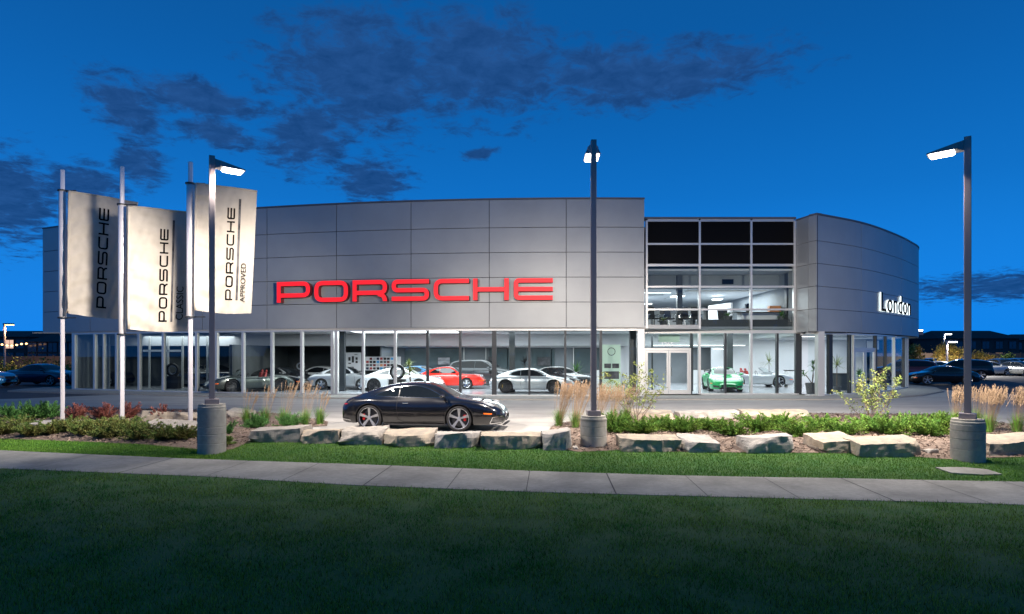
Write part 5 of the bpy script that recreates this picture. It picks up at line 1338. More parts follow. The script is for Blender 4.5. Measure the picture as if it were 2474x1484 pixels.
# ================================================================== rocks
def rock_mesh(name, X0, X1, Y0, dep, z0, z1, seed, m, skew=0.0, label=None, group=None):
    """quarried stone block: long box with broken faces"""
    rnd = random.Random(seed); nx, ny, nz = max(8, int((X1 - X0) / .06)), max(5, int(dep / .07)), 7
    cx, cy = (X0 + X1) / 2, Y0 + dep / 2; L_, D_, H_ = X1 - X0, dep, z1 - z0
    vs = {}; fs = []; V = []
    ox, oy = rnd.uniform(0, 50), rnd.uniform(0, 50)
    ta, tb = rnd.uniform(-.05, .05), rnd.uniform(-.04, .05)
    cut = [(Vector((rnd.choice((-1, 1)) * rnd.uniform(.3, 1), rnd.uniform(-1, -.3), rnd.uniform(-.6, .5))).normalized(), rnd.uniform(1.0, 1.16)) for _ in range(5)]
    def P(i, j, k):
        key = (i, j, k)
        if key in vs: return vs[key]
        u, v, w = i / nx * 2 - 1, j / ny * 2 - 1, k / nz * 2 - 1
        p = Vector((u, v, w))
        for n, d in cut:       # planar breaks
            t = p.dot(n) - d * 1.12
            if t > 0: p = p - n * t * .9
        q = Vector((p.x * L_ / 2, p.y * D_ / 2, p.z * H_ / 2))
        q.x += skew * p.z * .5 * (1 if abs(u) > .9 else 0)
        nn = noise.noise_vector((q.x * 2.2 + ox, q.y * 2.2 + oy, q.z * 2.2)) * .05 + noise.noise_vector((q.x * 7 + ox, q.y * 7, q.z * 7 + oy)) * .03
        if w > -.2: nn.z *= .4
        q += Vector((nn.x, nn.y, nn.z)); q.z += (u * ta + v * tb) * (1 if w > 0 else 0)
        vs[key] = len(V); V.append((q.x, q.y, q.z + H_ / 2)); return vs[key]
    for i in range(nx):
        for j in range(ny):
            fs.append((P(i, j, nz), P(i + 1, j, nz), P(i + 1, j + 1, nz), P(i, j + 1, nz)))
    for i in range(nx):
        for k in range(nz):
            fs.append((P(i, 0, k), P(i + 1, 0, k), P(i + 1, 0, k + 1), P(i, 0, k + 1))); fs.append((P(i + 1, ny, k), P(i, ny, k), P(i, ny, k + 1), P(i + 1, ny, k + 1)))
    for j in range(ny):
        for k in range(nz):
            fs.append((P(0, j + 1, k), P(0, j, k), P(0, j, k + 1), P(0, j + 1, k + 1))); fs.append((P(nx, j, k), P(nx, j + 1, k), P(nx, j + 1, k + 1), P(nx, j, k + 1)))
    o = MB().add(V, fs).build(name, m); o.location = (cx, cy, z0); tag(o, label, 'rock', group); return o
def rockD(x0, x1, ytop, ybot, seed, m, label, dep=.55, group='limestone blocks edging the beds'):
    """front face spans x0..x1, bottom at ybot, the near top edge at ytop"""
    X, Y, z = pt((x0 + x1) / 2, ybot); zt = hz(ytop, Y)
    rock_mesh('rock', px(x0, Y) + .01, px(x1, Y) - .01, Y, dep, z - .08, zt, seed, m, 0, label, group)
wall = [(595, 726, 1044, 1069, 'rock', 'leftmost block of the stone row in front of the black car'), (718, 818, 1049, 1073, 'rock2', 'second stone from the left in the row before the car'),
        (814, 925, 1048, 1076, 'rock', 'third stone in the row, under the rear wheel of the black car'), (920, 1048, 1054, 1080, 'rock2', 'fourth stone in the row, under the middle of the car'),
        (1044, 1160, 1056, 1083, 'rock3', 'fifth stone in the row, just under the front wheel'), (1158, 1310, 1059, 1086, 'rock2', 'sixth and longest stone in the row, right of the car nose'), (1311, 1382, 1052, 1088, 'rock3', 'square stone block left of the middle lamp base')]
for k, (a, b, t, bo, m, lab) in enumerate(wall): rockD(a, b, t - 5, bo + 2, 11 + k, m, lab, .85 if k < 6 else .9)
right = [(1500, 1652, 1065, 1092, 'rock2', 'long ochre topped stone right of the middle lamp base', .55), (1655, 1742, 1069, 1094, 'rock3', 'pale stone block leaning beside the long ochre stone', .75), (1804, 1926, 1062, 1095, 'rock3', 'square white topped stone alone on the mulch', .6),
         (1985, 2082, 1066, 1094, 'rock2', 'flat ochre stone at the left of the joined pair', .8), (2078, 2235, 1072, 1105, 'rock2', 'long low stone left of the right lamp base', .6), (2388, 2560, 1067, 1101, 'rock2', 'dark fronted stone right of the right lamp base', .6)]
for k, (a, b, t, bo, m, lab, dp) in enumerate(right): rockD(a, b, t - 4, bo + 2, 31 + k, m, lab, dp + .1)
back = [(1520, 1632, 1000, 1016, 'rock2', 'back row stone left of the centre, beyond the junipers'), (1640, 1790, 1000, 1014, 'rock3', 'middle stone of the back row beyond the junipers'), (1800, 1965, 999, 1012, 'rock2', 'rightmost stone of the back row beyond the junipers')]
for k, (a, b, t, bo, m, lab) in enumerate(back): rockD(a, b, t - 4, bo, 51 + k, m, lab, .7)
leftr = [(330, 482, 1029, 1058, 'rock', 'pale flat stone left of the left lamp base', .9), (160, 250, 1026, 1040, 'rock3', 'small low stone at the foot of the first flagpole', .6), (20, 158, 1024, 1046, 'rock3', 'long pale stone at the far left of the bed', .9),
         (330, 475, 998, 1020, 'rock2', 'large brownish stone behind the flagpoles', .7), (545, 600, 994, 1010, 'rock', 'dark stone behind the tall grass right of the left lamp', .6)]
for k, (a, b, t, bo, m, lab, dp) in enumerate(leftr): rockD(a, b, t, bo, 71 + k, m, lab, dp)
rockD(2238, 2268, 1088, 1097, 91, 'rock3', 'small whitish stone left of the right lamp base', .3)
rockD(1382, 1396, 1080, 1089, 92, 'rock3', 'tiny pale stone at the left foot of the middle lamp base', .18)
rockD(2140, 2160, 1020, 1026, 93, 'rock3', 'small white stone in the junipers under the right shrub', .3)

# ================================================================== plants
def leafquads(C, D, L_, W_, U=None):
    """C centres, D directions (n,3); diamond leaves"""
    n = len(C); D = D / np.linalg.norm(D, axis=1, keepdims=True); r = RNG.normal(size=(n, 3)); S_ = np.cross(D, r); S_ /= np.linalg.norm(S_, axis=1, keepdims=True) + 1e-9
    V = np.zeros((n, 4, 3)); V[:, 0] = C; V[:, 1] = C + D * L_[:, None] * .5 + S_ * W_[:, None]; V[:, 2] = C + D * L_[:, None]; V[:, 3] = C + D * L_[:, None] * .5 - S_ * W_[:, None]
    return V
def quadobj(name, Vs, m, parent=None):
    V = np.concatenate(Vs).reshape(-1, 3); return npmesh(name, V, np.arange(len(V)).reshape(-1, 4), m, parent)
def juniper(X, Y, z, rad, h, m, label, n=70, group=None, name='juniper_shrub', flat=.55, ls=1.0):
    root = empty(name, (X, Y, z), 0, label, 'shrub', group); Vs = []; st = MB()
    for k in range(n):
        az = random.uniform(0, 2 * math.pi); el = abs(random.gauss(0, .45)) + .12 + (1 - flat) * random.random() * 1.0; l = rad * random.uniform(.55, 1.12) * (1 if el < .8 else h / rad)
        d = np.array([math.cos(az) * math.cos(el), math.sin(az) * math.cos(el), math.sin(el)])
        t = np.linspace(.12, 1, 16); base = np.array([random.gauss(0, .1) * rad, random.gauss(0, .1) * rad, 0.02])
        droop = -.18 * rad * t ** 2; P = base + d[None] * (l * t)[:, None]; P[:, 2] = np.minimum(P[:, 2], h * (1.0 + .15 * random.random())) + droop * .3; P[:, 2] = np.maximum(P[:, 2], .015)
        if k % 3 == 0: st.tube([base, P[6], P[-1]], .007, .002, 4)
        m_ = 9; C = np.repeat(P, m_, 0) + RNG.normal(0, .012, (16 * m_, 3)); D = d[None] * 1.1 + RNG.normal(0, .62, (16 * m_, 3)) + np.array([0, 0, .3])
        tt = np.repeat(t, m_); Vs.append(leafquads(C, D, ls * RNG.uniform(.035, .085, len(C)) * (1.25 - .5 * tt), ls * RNG.uniform(.005, .010, len(C))))
    quadobj('foliage', Vs, m, root); st.build('stems', 'stem', root); return root
def at(xd, yd): return pt(xd, yd)
JG = 'low green junipers in the right bed'
jr = [(1490, 1046, 'rightmost neighbour of the middle lamp base'), (1548, 1050, 'behind the long ochre stone'), (1600, 1040, 'behind the long ochre stone, further back'), (1655, 1046, 'above the pale leaning stone'), (1715, 1042, 'left of centre'), (1765, 1054, 'just left of the square white stone'),
      (1830, 1044, 'behind the square white stone'), (1885, 1040, 'behind the white stone, right part'), (1935, 1056, 'drooping right of the square white stone'), (1985, 1038, 'left of the pale leaved shrub'), (2040, 1052, 'behind the flat ochre stone'),
      (2095, 1044, 'under the pale leaved shrub'), (2150, 1052, 'behind the long low stone'), (2200, 1046, 'right of the pale leaved shrub'), (2245, 1054, 'nearest the right lamp base'), (2275, 1036, 'behind the right lamp base')]
for xd, yd, lab in jr:
    X, Y, z = at(xd, yd); juniper(X, Y, z, random.uniform(.50, .76), random.uniform(.30, .58), 'juniper', 'feathery green juniper ' + lab, 80, JG)
JL = 'bronze green junipers in the left bed'
jl = [(46, 1042), (168, 1043), (236, 1044), (288, 1042), (372, 1052), (8, 1052), (75, 1056), (128, 1050), (205, 1052), (262, 1060), (305, 1052), (338, 1064), (400, 1064), (440, 1062)]
jn = ['in the second row near the left photo edge', 'in the second row below the first flagpole', 'in the second row left of the middle flagpole', 'in the second row under the middle flagpole', 'in the second row before the pale flat stone', 'at the left photo edge', 'second from the left edge', 'in front of the first flagpole', 'between the first two flagpoles', 'left of the middle flagpole', 'in front of the middle flagpole', 'in front of the pale flat stone, left end', 'in front of the pale flat stone', 'left of the left lamp base']
for (xd, yd), lab in zip(jl, jn):
    X, Y, z = at(xd, yd); juniper(X, Y, z, random.uniform(.5, .62), random.uniform(.34, .44), 'bronze', 'bronze tipped juniper ' + lab, 62, JL)
for xd, yd, lab in ((30, 1016, 'leafy green hedge plant at the far left of the bed'), (75, 1014, 'leafy green hedge plant second from left'), (112, 1012, 'leafy green hedge plant left of the first flagpole')):
    X, Y, z = at(xd, yd); juniper(X, Y, z, .62, .55, 'greenleaf', lab, 50, 'leafy green plants left of the first flagpole', 'leafy_shrub', .2, 1.1)
for xd, yd, r_2, lab in ((186, 1017, .42, 'red barberry just right of the first flagpole'), (250, 1014, .55, 'bright red barberry left of the middle flagpole'), (315, 1012, .38, 'dark red barberry right of the middle flagpole'), (396, 1018, .42, 'dark red barberry left of the third flagpole')):
    X, Y, z = at(xd, yd); juniper(X, Y, z, r_2, .50, 'barberry', lab, 42, 'red barberries among the flagpoles', 'barberry_shrub', .1, 1.0)
X, Y, z = at(536, 1080); juniper(X, Y, z, .33, .30, 'pine', 'small dwarf pine at the right foot of the left lamp base', 60, None, 'dwarf_pine', .2, .9)
X, Y, z = at(548, 1050); juniper(X, Y, z, .2, .4, 'greenleaf', 'small leafy sprig behind the left lamp base', 16, None, 'leafy_shrub', .1, 1)
for xd, yd, lab in ((618, 1036, 'rounded green shrub left of centre of the tall grasses'), (700, 1034, 'rounded green shrub between the tall grasses, nearer the car')):
    X, Y, z = at(xd, yd); juniper(X, Y, z, .45, .42, 'greenleaf', lab, 70, 'rounded green shrubs by the tall grasses', 'rounded_shrub', .2, .8)

def reed(xd, yd, h, n, label, lean=.25, dens=1.0, gh=.55):
    X, Y, z = at(xd, yd); root = empty('feather_reed_grass', (X, Y, z), 0, label, 'ornamental grass', 'tall feather reed grasses'); bl = []; pl = []; st = []
    nb = 300; 
    for k in range(nb):
        az = random.uniform(0, 2 * math.pi); r0 = abs(random.gauss(0, .05)); sp = abs(random.gauss(0, .28)) + .05; L_ = random.uniform(.5, 1.1) * gh; w = .006
        pts_ = []; p = np.array([r0 * math.cos(az), r0 * math.sin(az), 0.]); ang = math.pi / 2 - sp * .6
        for s in range(6):
            pts_.append(p.copy()); p = p + np.array([math.cos(az) * math.cos(ang), math.sin(az) * math.cos(ang), math.sin(ang)]) * L_ / 5; ang -= sp * .42
        side = np.array([-math.sin(az), math.cos(az), 0]) * w
        for s in range(5):
            f0, f1 = 1 - s / 5.5, 1 - (s + 1) / 5.5; bl.append([pts_[s] - side * f0, pts_[s] + side * f0, pts_[s + 1] + side * f1, pts_[s + 1] - side * f1])
    for k in range(n):
        az = random.uniform(0, 2 * math.pi); r0 = abs(random.gauss(0, .06)); ll = random.gauss(0, .10); L_ = h * random.uniform(.82, 1.06)
        d = np.array([lean * .55 + ll + .10 * math.cos(az), .12 * math.sin(az), 1.]); d /= np.linalg.norm(d); p0 = np.array([r0 * math.cos(az), r0 * math.sin(az), .05]); bnd = np.array([lean * .28, 0, -.04])
        f = lambda t: p0 + d * L_ * t + bnd * L_ * t * t
        tt = np.linspace(0, 1, 7); Pp = [f(t) for t in tt]; sd = np.array([1, .3, 0]) * .0022
        for s in range(6): st.append([Pp[s] - sd, Pp[s] + sd, Pp[s + 1] + sd, Pp[s + 1] - sd])
        nn = int(60 * dens); t = RNG.uniform(.70, 1.0, nn); C = np.array([f(a) for a in t]) + RNG.normal(0, .006, (nn, 3)); D = d[None] + RNG.normal(0, .22, (nn, 3)); pl.append(leafquads(C, D, RNG.uniform(.025, .06, nn), RNG.uniform(.0018, .0034, nn)))
    quadobj('blades', [np.array(bl)], 'reed', root); quadobj('stalks', [np.array(st)], 'plume', root); quadobj('plumes', pl, 'plume', root)
for a in [(596, 1024, .95, 14, 'tall grass nearest the left lamp base'), (640, 1026, 1.12, 12, 'tall feathery grass second from the left lamp base'), (686, 1028, 1.28, 16, 'tall feathery grass third from the left lamp base'), (737, 1030, 1.28, 16, 'tall feathery grass just left of the black car'), (772, 1026, .95, 14, 'low leafy grass clump closest to the car tail')]: reed(*a)
for a in [(1351, 1031, 1.28, 85, 'tan plumed grass left of the middle lamp pole'), (1391, 1035, 1.28, 85, 'tan plumed grass touching the middle lamp base on its left'), (1443, 1032, 1.2, 70, 'tan plumed grass just behind the middle lamp pole'), (1480, 1030, 1.15, 55, 'tan plumed grass right of the middle lamp pole'), (1512, 1020, 1.1, 40, 'tan plumed grass beside the young tree stems')]: reed(*a)
for a in [(2308, 1036, 1.15, 80, 'pale plumed grass just left of the right lamp pole'), (2390, 1046, 1.2, 110, 'pale plumed grass just right of the right lamp pole'), (2458, 1046, 1.15, 95, 'pale plumed grass at the right photo edge'), (2360, 1030, 1.1, 60, 'pale plumed grass behind the right lamp base')]: reed(*a)

def shrubtree(xd, yd, w, h, label, m='lightleaf', nst=9, nleaf=900, name='multi_stem_shrub', seed=1, lsz=.05, bias=0):
    X, Y, z = at(xd, yd); rnd = random.Random(seed); root = empty(name, (X, Y, z), 0, label, 'shrub'); st = MB(); tips = []
    for k in range(nst):
        a = rnd.uniform(0, 2 * math.pi); sp = (k + .5) / nst * 2 - 1; tx_ = sp * w / 2 + bias; ty_ = math.sin(a) * w * .25; H = h * rnd.uniform(.72, 1.0) * (1 - .25 * abs(sp))
        P = [Vector((rnd.gauss(0, .03), rnd.gauss(0, .03), -.02))]; n = 8
        for i in range(1, n + 1):
            t = i / n; P.append(Vector((tx_ * t ** .85 + rnd.gauss(0, .02), ty_ * t + rnd.gauss(0, .02), H * t)))
        st.tube(P, .012, .003, 5)
        for i in range(3, n + 1):
            for _ in range(2):
                d = Vector((rnd.gauss(0, 1), rnd.gauss(0, 1), rnd.uniform(.1, 1))).normalized() * rnd.uniform(.1, .3) * (w / 1.6); e = P[i] + d; st.tube([P[i], P[i] + d * .5 + Vector((0, 0, .01)), e], .004, .0015, 4); tips += [P[i] + d * t for t in (.4, .7, 1.0)]
        tips += P[5:]
    tips = np.array([tuple(t) for t in tips]); w_ = (tips[:, 2] / h) ** .8 + .05; idx = RNG.choice(len(tips), nleaf, p=w_ / w_.sum())
    C = tips[idx] + RNG.normal(0, .028, (nleaf, 3)); D = RNG.normal(0, 1, (nleaf, 3)) + np.array([0, 0, .1])
    st.build('stems', 'stem', root); quadobj('leaves', [leafquads(C, D, RNG.uniform(.6, 1.4, nleaf) * lsz, RNG.uniform(.25, .42, nleaf) * lsz)], m, root)
shrubtree(2108, 1032, 1.62, 1.62, 'pale green many stemmed shrub in front of the curved glass corner', nleaf=1700, nst=11, seed=4, lsz=.055)
shrubtree(1538, 1022, 2.1, 1.75, 'airy young shrub with yellow green leaves in front of the entrance doors', nleaf=1600, nst=9, seed=8, lsz=.055)

def crown_tree(xd, Y, ybase, w, ytop, m, label, n=900, name='young_tree', lsz=.22, zb=None):
    X = px(xd, Y); zt = hz(ytop, Y); z0 = hz(ybase, Y) ; root = empty(name, (X, Y, 0), 0, label, 'tree'); tr = MB().tube([(0, 0, 0), (.03, 0, (z0 + zt) / 2), (0, 0, zt * .95)], .09, .02, 7)
    rnd = random.Random(xd); cl = []
    for k in range(46):
        t = rnd.random(); rr = w / 2 * math.sin(math.pi * min(1, (t * .85 + .12))) ** .7; a = rnd.uniform(0, 6.28); q = np.array([rr * math.cos(a) * rnd.uniform(.3, 1), rr * math.sin(a) * rnd.uniform(.3, 1), z0 + (zt - z0) * t]); cl.append(q)
        tr.tube([(0, 0, max(.5, q[2] - .5 * rr)), tuple(q)], .025, .008, 4)
    tr.build('trunk', 'stem', root); cl = np.array(cl); idx = RNG.integers(0, len(cl), n); C = cl[idx] + RNG.normal(0, w * .075, (n, 3)); quadobj('crown', [leafquads(C, RNG.normal(0, 1, (n, 3)), RNG.uniform(.6, 1.3, n) * lsz, RNG.uniform(.25, .5, n) * lsz)], m, root)
crown_tree(2291, 70, 878, 3.0, 835, 'yellowleaf', 'round yellow leaved tree behind the parked cars, left of the right lamp pole', 2200)
crown_tree(2205, 60, 880, 2.2, 838, 'yellowleaf', 'pale yellow tree just right of the curved building corner', 1000)
crown_tree(2362, 72, 876, 2.0, 852, 'yellowleaf', 'small green yellow tree just right of the right lamp pole', 700)
crown_tree(2393, 70, 884, 2.0, 862, 'yellowleaf', 'small yellow tree behind the silver saloon at far right', 700)
crown_tree(2436, 88, 878, 2.2, 858, 'pine', 'dim small tree by the fence at the far right', 500)

# ================================================================== houses, fences
def house(x0, x1, Y, yeave, yridge, label, lit=(), hip=.35, dark=True, nwin=5):
    X0, X1 = px(x0, Y), px(x1, Y); ze, zr = hz(yeave, Y), hz(yridge, Y); h = empty('house', ((X0 + X1) / 2, Y, 0), 0, label, 'house'); w = (X1 - X0) / 2; D = 10
    MB().box(-w, w, 0, D, 0, ze).build('wall', 'house', h)
    r = MB(); e = .5; k = min(w * hip * 2, w * .9)
    b = [(-w - e, -e, ze), (w + e, -e, ze), (w + e, D + e, ze), (-w - e, D + e, ze)]; t = [(-w + k, D / 2, zr), (w - k, D / 2, zr)]
    r.add(b + t, [(0, 1, 5, 4), (1, 2, 5), (2, 3, 4, 5), (3, 0, 4), (3, 2, 1, 0)]); r.build('roof', 'roof', h)
    for s in range(2):
        for i in range(nwin):
            x = -w + (i + .5) * 2 * w / nwin; z = ze * (.2 if s == 0 else .62); l = (s, i) in lit
            f = MB().box(x - .75, x + .75, -.08, 0, z - .1, z + 1.5).build('window_frame', 'house', h); MB().box(x - .65, x - .04, -.1, -.08, z, z + 1.4).box(x + .04, x + .65, -.1, -.08, z, z + 1.4).build('window_pane', 'winlit' if l else 'windark', f)
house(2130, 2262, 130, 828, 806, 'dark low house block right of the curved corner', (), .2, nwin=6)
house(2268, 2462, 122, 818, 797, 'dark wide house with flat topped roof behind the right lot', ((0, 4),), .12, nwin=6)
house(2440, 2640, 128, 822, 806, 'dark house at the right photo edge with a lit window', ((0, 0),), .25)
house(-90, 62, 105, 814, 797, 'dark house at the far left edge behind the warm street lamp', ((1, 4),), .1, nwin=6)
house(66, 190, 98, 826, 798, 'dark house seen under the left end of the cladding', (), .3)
def fence(xa, ya, xb, yb, h, label):
    A, Bp = Vector((xa, ya)), Vector((xb, yb)); n = int((Bp - A).length / 2.4); f = empty('board_fence', (xa, ya, 0), math.atan2(yb - ya, xb - xa), label, 'fence'); L_ = (Bp - A).length; st = L_ / n
    MB().box(0, L_, 0, .04, .05, h).build('boards', 'fence', f)
    for i in range(n + 1): MB().box(i * st - .06, i * st + .06, -.08, .0, 0, h + .12).build('post', 'fence', f)
fence(px(2120, 95), 95, px(2620, 95), 95, 2.35, 'brown board fence running behind the right parking lot')
fence(px(-120, 78), 78, px(230, 78), 78, 1.9, 'dark board fence behind the saloon on the far left')
# warm terrace lights of the left house
o = empty('string_lights', (px(20, 96), 96, 0), 0, 'row of warm string lights on the far left house terrace', 'string lights'); 
for k in range(9): MB().ell((-3.2 + k * .75, 0, hz(833, 96) + .15 * math.sin(k)), (.16, .16, .13), 8, 5).build('bulb', 'warm', o)
MB().tube([(-3.6, 0, hz(832, 96)), (3.2, 0, hz(832, 96))], .03, seg=4).build('wire', 'darkframe', o)
# verge behind the left car
tag(MB().add([(px(-250, 60), 50, .02), (px(175, 50), 48, .02), (px(190, 77), 77, .02), (px(-250, 77), 77, .02)], [(0, 1, 2, 3)]).build('verge', 'lawnbase'), kind='structure')
def hedge(name, x0, x1, Y, h, m, label, n=2500):
    X0, X1 = px(x0, Y), px(x1, Y); C = np.stack([RNG.uniform(X0, X1, n), RNG.normal(Y, .5, n), np.abs(RNG.normal(0, .45, n)) * h], 1); C[:, 2] *= .7 + .5 * np.sin(C[:, 0] * 1.7) ** 2
    o = quadobj(name, [leafquads(C - np.array([X0, Y, 0]), RNG.normal(0, 1, (n, 3)), RNG.uniform(.15, .35, n), RNG.uniform(.05, .12, n))], m); o.location = (X0, Y, 0); tag(o, label, 'hedge')
hedge('hedge', -60, 180, 70, 1.5, 'bronze', 'rough low hedge in front of the dark left fence')

# unseen dark trees added behind the viewpoint to block low sky from glass reflections
def added_tree_belt():
    n = 7500; a = RNG.uniform(-2.9, -.24, n); rad = RNG.normal(62, 3, n); C = np.stack([np.cos(a) * rad, np.sin(a) * rad, RNG.uniform(0, 1, n) ** .8 * (10 + 1.8 * np.sin(a * 31) + 1.2 * np.sin(a * 77))], 1)
    o = quadobj('added_tree_belt', [leafquads(C, RNG.normal(0, 1, (n, 3)), RNG.uniform(1.2, 2.6, n), RNG.uniform(.5, 1.1, n))], 'bronze'); tag(o, kind='stuff')
added_tree_belt()
# ================================================================== showroom contents
UP = 3.51
def office_chair(X, Y, rz, label):
    c = empty('office_chair', (X, Y, UP), rz, label, 'office chair', 'black office chairs around the upstairs table')
    MB().hexa([(-.24, -.24, .44), (.24, -.24, .44), (.24, .22, .44), (-.24, .22, .44)], [(-.25, -.25, .51), (.25, -.25, .51), (.25, .24, .51), (-.25, .24, .51)]).build('seat', 'officeblack', c, bevel=.02)
    MB().hexa([(-.22, .22, .52), (.22, .22, .52), (.22, .27, .52), (-.22, .27, .52)], [(-.20, .30, 1.12), (.20, .30, 1.12), (.20, .34, 1.12), (-.20, .34, 1.12)]).build('backrest', 'officeblack', c, bevel=.02)
    for s in (-1, 1): MB().box(s * .29 - .025, s * .29 + .025, -.15, .15, .68, .71).box(s * .29 - .015, s * .29 + .015, -.02, .02, .5, .68).build('armrest', 'chrome', c)
    MB().tube([(0, 0, .1), (0, 0, .45)], .03).build('column', 'chrome', c)
    b = MB()
    for k in range(5): a = k * 1.2566; b.tube([(0, 0, .1), (.28 * math.cos(a), .28 * math.sin(a), .06)], .018, .014, 5)
    b.build('base', 'plastic', c)
names = ['partly hidden at the left end of the upstairs table', 'second from the left upstairs', 'tallest looking in the middle upstairs', 'left of the dark column upstairs', 'right of the dark column upstairs', 'smaller, behind the column upstairs', 'farther back between the first two chairs upstairs']
for k, (xd, Y, a) in enumerate([(1579, 33.0, .3), (1616, 33.2, .1), (1655, 33.0, -.1), (1694 - 12, 33.0, 0), (1600, 35.6, 3.1), (1638, 35.6, 3.2), (1675, 35.6, 3.0)]):
    office_chair(px(xd, Y), Y, a, 'black office chair ' + names[k])
t = empty('meeting_table', (px(1625, 34.4), 34.4, UP), 0, 'long dark meeting table with the office chairs around it upstairs', 'table'); MB().box(-1.4, 1.4, -.55, .55, .70, .74).build('table_top', 'wallg', t, bevel=.01)
for s in (-1, 1): MB().box(s * 1.1 - .05, s * 1.1 + .05, -.3, .3, 0, .7).build('leg', 'plastic', t)
# reception desk and objects
t = empty('reception_desk', (px(1855, 33.2), 33.2, UP), 0, 'white reception desk with dark top upstairs behind the right panes', 'desk'); MB().hexa([(-1.5, -.3, 0), (1.6, -.3, 0), (1.6, .4, 0), (-1.5, .4, 0)], [(-1.5, -.3, .78), (1.6, -.3, .78), (1.6, .4, .78), (-1.5, .4, .78)]).build('front_panel', 'wallw', t, bevel=.02); MB().box(-1.9, 1.65, -.36, .46, .79, .83).build('table_top', 'plastic', t, bevel=.01)
b = MB().rbox((px(1876, 33.3), 33.3, UP + 1.0), (.85, .3, .34)).build('wooden_box', 'wood', None, bevel=.01); tag(b, 'orange wooden box standing on the upstairs reception desk', 'box')
t = empty('lounge_chair', (px(1757 + 3, 33.2), 33.2, UP), .5, 'black tub chair left of the upstairs reception desk', 'chair'); MB().hexa([(-.35, -.3, .15), (.3, -.3, .15), (.3, .3, .15), (-.35, .3, .15)], [(-.42, -.35, .45), (.35, -.35, .40), (.35, .35, .40), (-.42, .35, .45)]).build('seat', 'officeblack', t, bevel=.04); MB().hexa([(-.42, -.35, .45), (-.3, -.35, .45), (-.3, .35, .45), (-.42, .35, .45)], [(-.55, -.3, .95), (-.42, -.3, .92), (-.42, .3, .92), (-.55, .3, .95)]).build('backrest', 'officeblack', t, bevel=.04); MB().tube([(0, 0, 0), (0, 0, .2)], .03).build('leg', 'chrome', t)
def potplant(X, Y, z, h, spread, m, label, pot=(.22, .3), n=40, trunk=0, name='potted_plant', lw=.018, heads=1):
    p = empty(name, (X, Y, z), 0, label, 'potted plant'); MB().lathe([(.001, 0), (pot[0] * .8, 0), (pot[0], pot[1]), (pot[0] * .9, pot[1]), (pot[0] * .88, pot[1] - .03), (.001, pot[1] - .03)], 18).build('pot', 'pot', p)
    Vs = []; st = MB()
    for hd in range(heads):
        ox, oy = (random.gauss(0, .12), random.gauss(0, .1)) if heads > 1 else (0, 0); top = pot[1] + trunk * (1 - .3 * hd)
        if trunk: st.tube([(0, 0, pot[1] - .05), (ox * .6, oy, pot[1] + trunk * .4), (ox, oy, top)], .025, .018, 6)
        for k in range(n):
            az = random.uniform(0, 6.283); el = random.uniform(-.3, 1.35); L_ = h * random.uniform(.7, 1.1); d = np.array([math.cos(az) * math.cos(el), math.sin(az) * math.cos(el), math.sin(el)]) * L_; d[:2] *= spread; c = np.array([ox, oy, top]); m1 = c + d * .5; e = c + d; e[2] -= .15 * L_
            s = np.cross(d, [0, 0, 1.]); s = s / (np.linalg.norm(s) + 1e-6) * lw
            Vs.append(np.array([[c - s * .5, c + s * .5, m1 + s, m1 - s], [m1 - s, m1 + s, e + s * .1, e - s * .1]]))
    if trunk: st.build('stem', 'stem', p)
    quadobj('leaves', Vs, m, p)
potplant(px(1603, 32.1), 32.1, UP, .38, 1.2, 'lightleaf', 'light green plant on the upstairs ledge in front of the office chairs', n=60)
potplant(px(1759, 32.1), 32.1, UP + .25, .36, 1.2, 'greenleaf', 'green plant on the upstairs ledge beside the tub chair', n=50)
potplant(px(1921 - 32, 32.1), 32.1, UP + .25, .42, 1.2, 'greenleaf', 'bushy green plant on the upstairs ledge at the right', n=60)
potplant(px(1808, 33.0), 33.1, UP + .83, .40, 1.0, 'officeblack', 'dark bouquet standing on the upstairs reception desk', n=70, pot=(.1, .2), lw=.04)
potplant(px(994, 31.9), 31.9, zf, .48, 1.0, 'lightleaf', 'spiky yellow green yucca right behind the glass above the black car', n=46, trunk=1.15, heads=2, lw=.022)
potplant(px(1967, 31.6), 31.8, zf, .42, 1.0, 'greenleaf', 'dark spiky plant in a square planter at the glass corner', pot=(.34, .55), n=36, trunk=.95, heads=3)
potplant(px(2022, 33.5), 33.5, zf, .8, 1.0, 'lightleaf', 'drooping potted palm behind the curved glass left of the double doors', n=44, trunk=1.1)
potplant(px(2075, 36), 36, zf, .7, 1.0, 'greenleaf', 'green bushy plant behind the curved double doors', n=60, trunk=.5)
potplant(px(1858, 41), 41, zf, .9, .8, 'lightleaf', 'tall palm behind the silver open sports car', n=36, trunk=1.2)
potplant(px(1392, 38.5), 38.5, zf, .9, 1.0, 'greenleaf', 'wide leafy potted palm left of the middle lamp pole', n=90, trunk=.6)
potplant(px(1268, 42), 42.6, zf, .7, 1.0, 'officeblack', 'dark tall plant silhouette above the racing coupe roof', n=60, trunk=1.1)
def wallpic(xa, xb, ya, yb, Y, m, label, name='framed_picture', cat='picture'):
    p = empty(name, (px((xa + xb) / 2, Y), Y, hz((ya + yb) / 2, Y)), 0, label, cat); w = (px(xb, Y) - px(xa, Y)) / 2; h = (hz(ya, Y) - hz(yb, Y)) / 2
    MB().box(-w, w, -.03, 0, -h, h).build('frame', 'darkframe', p); MB().box(-w + .03, w - .03, -.034, -.031, -h + .03, h - .03).build('print', m, p)
wallpic(1057, 1088, 863, 882, 43.8, 'picgrey', 'framed grey mountain photograph on the showroom rear wall')
wallpic(1298, 1330, 863, 884, 43.8, 'picdark', 'dark framed photograph behind the racing coupe')
wallpic(1180, 1196, 862, 884, 43.7, 'picdark', 'dark picture left of the racing coupe behind the mullion')
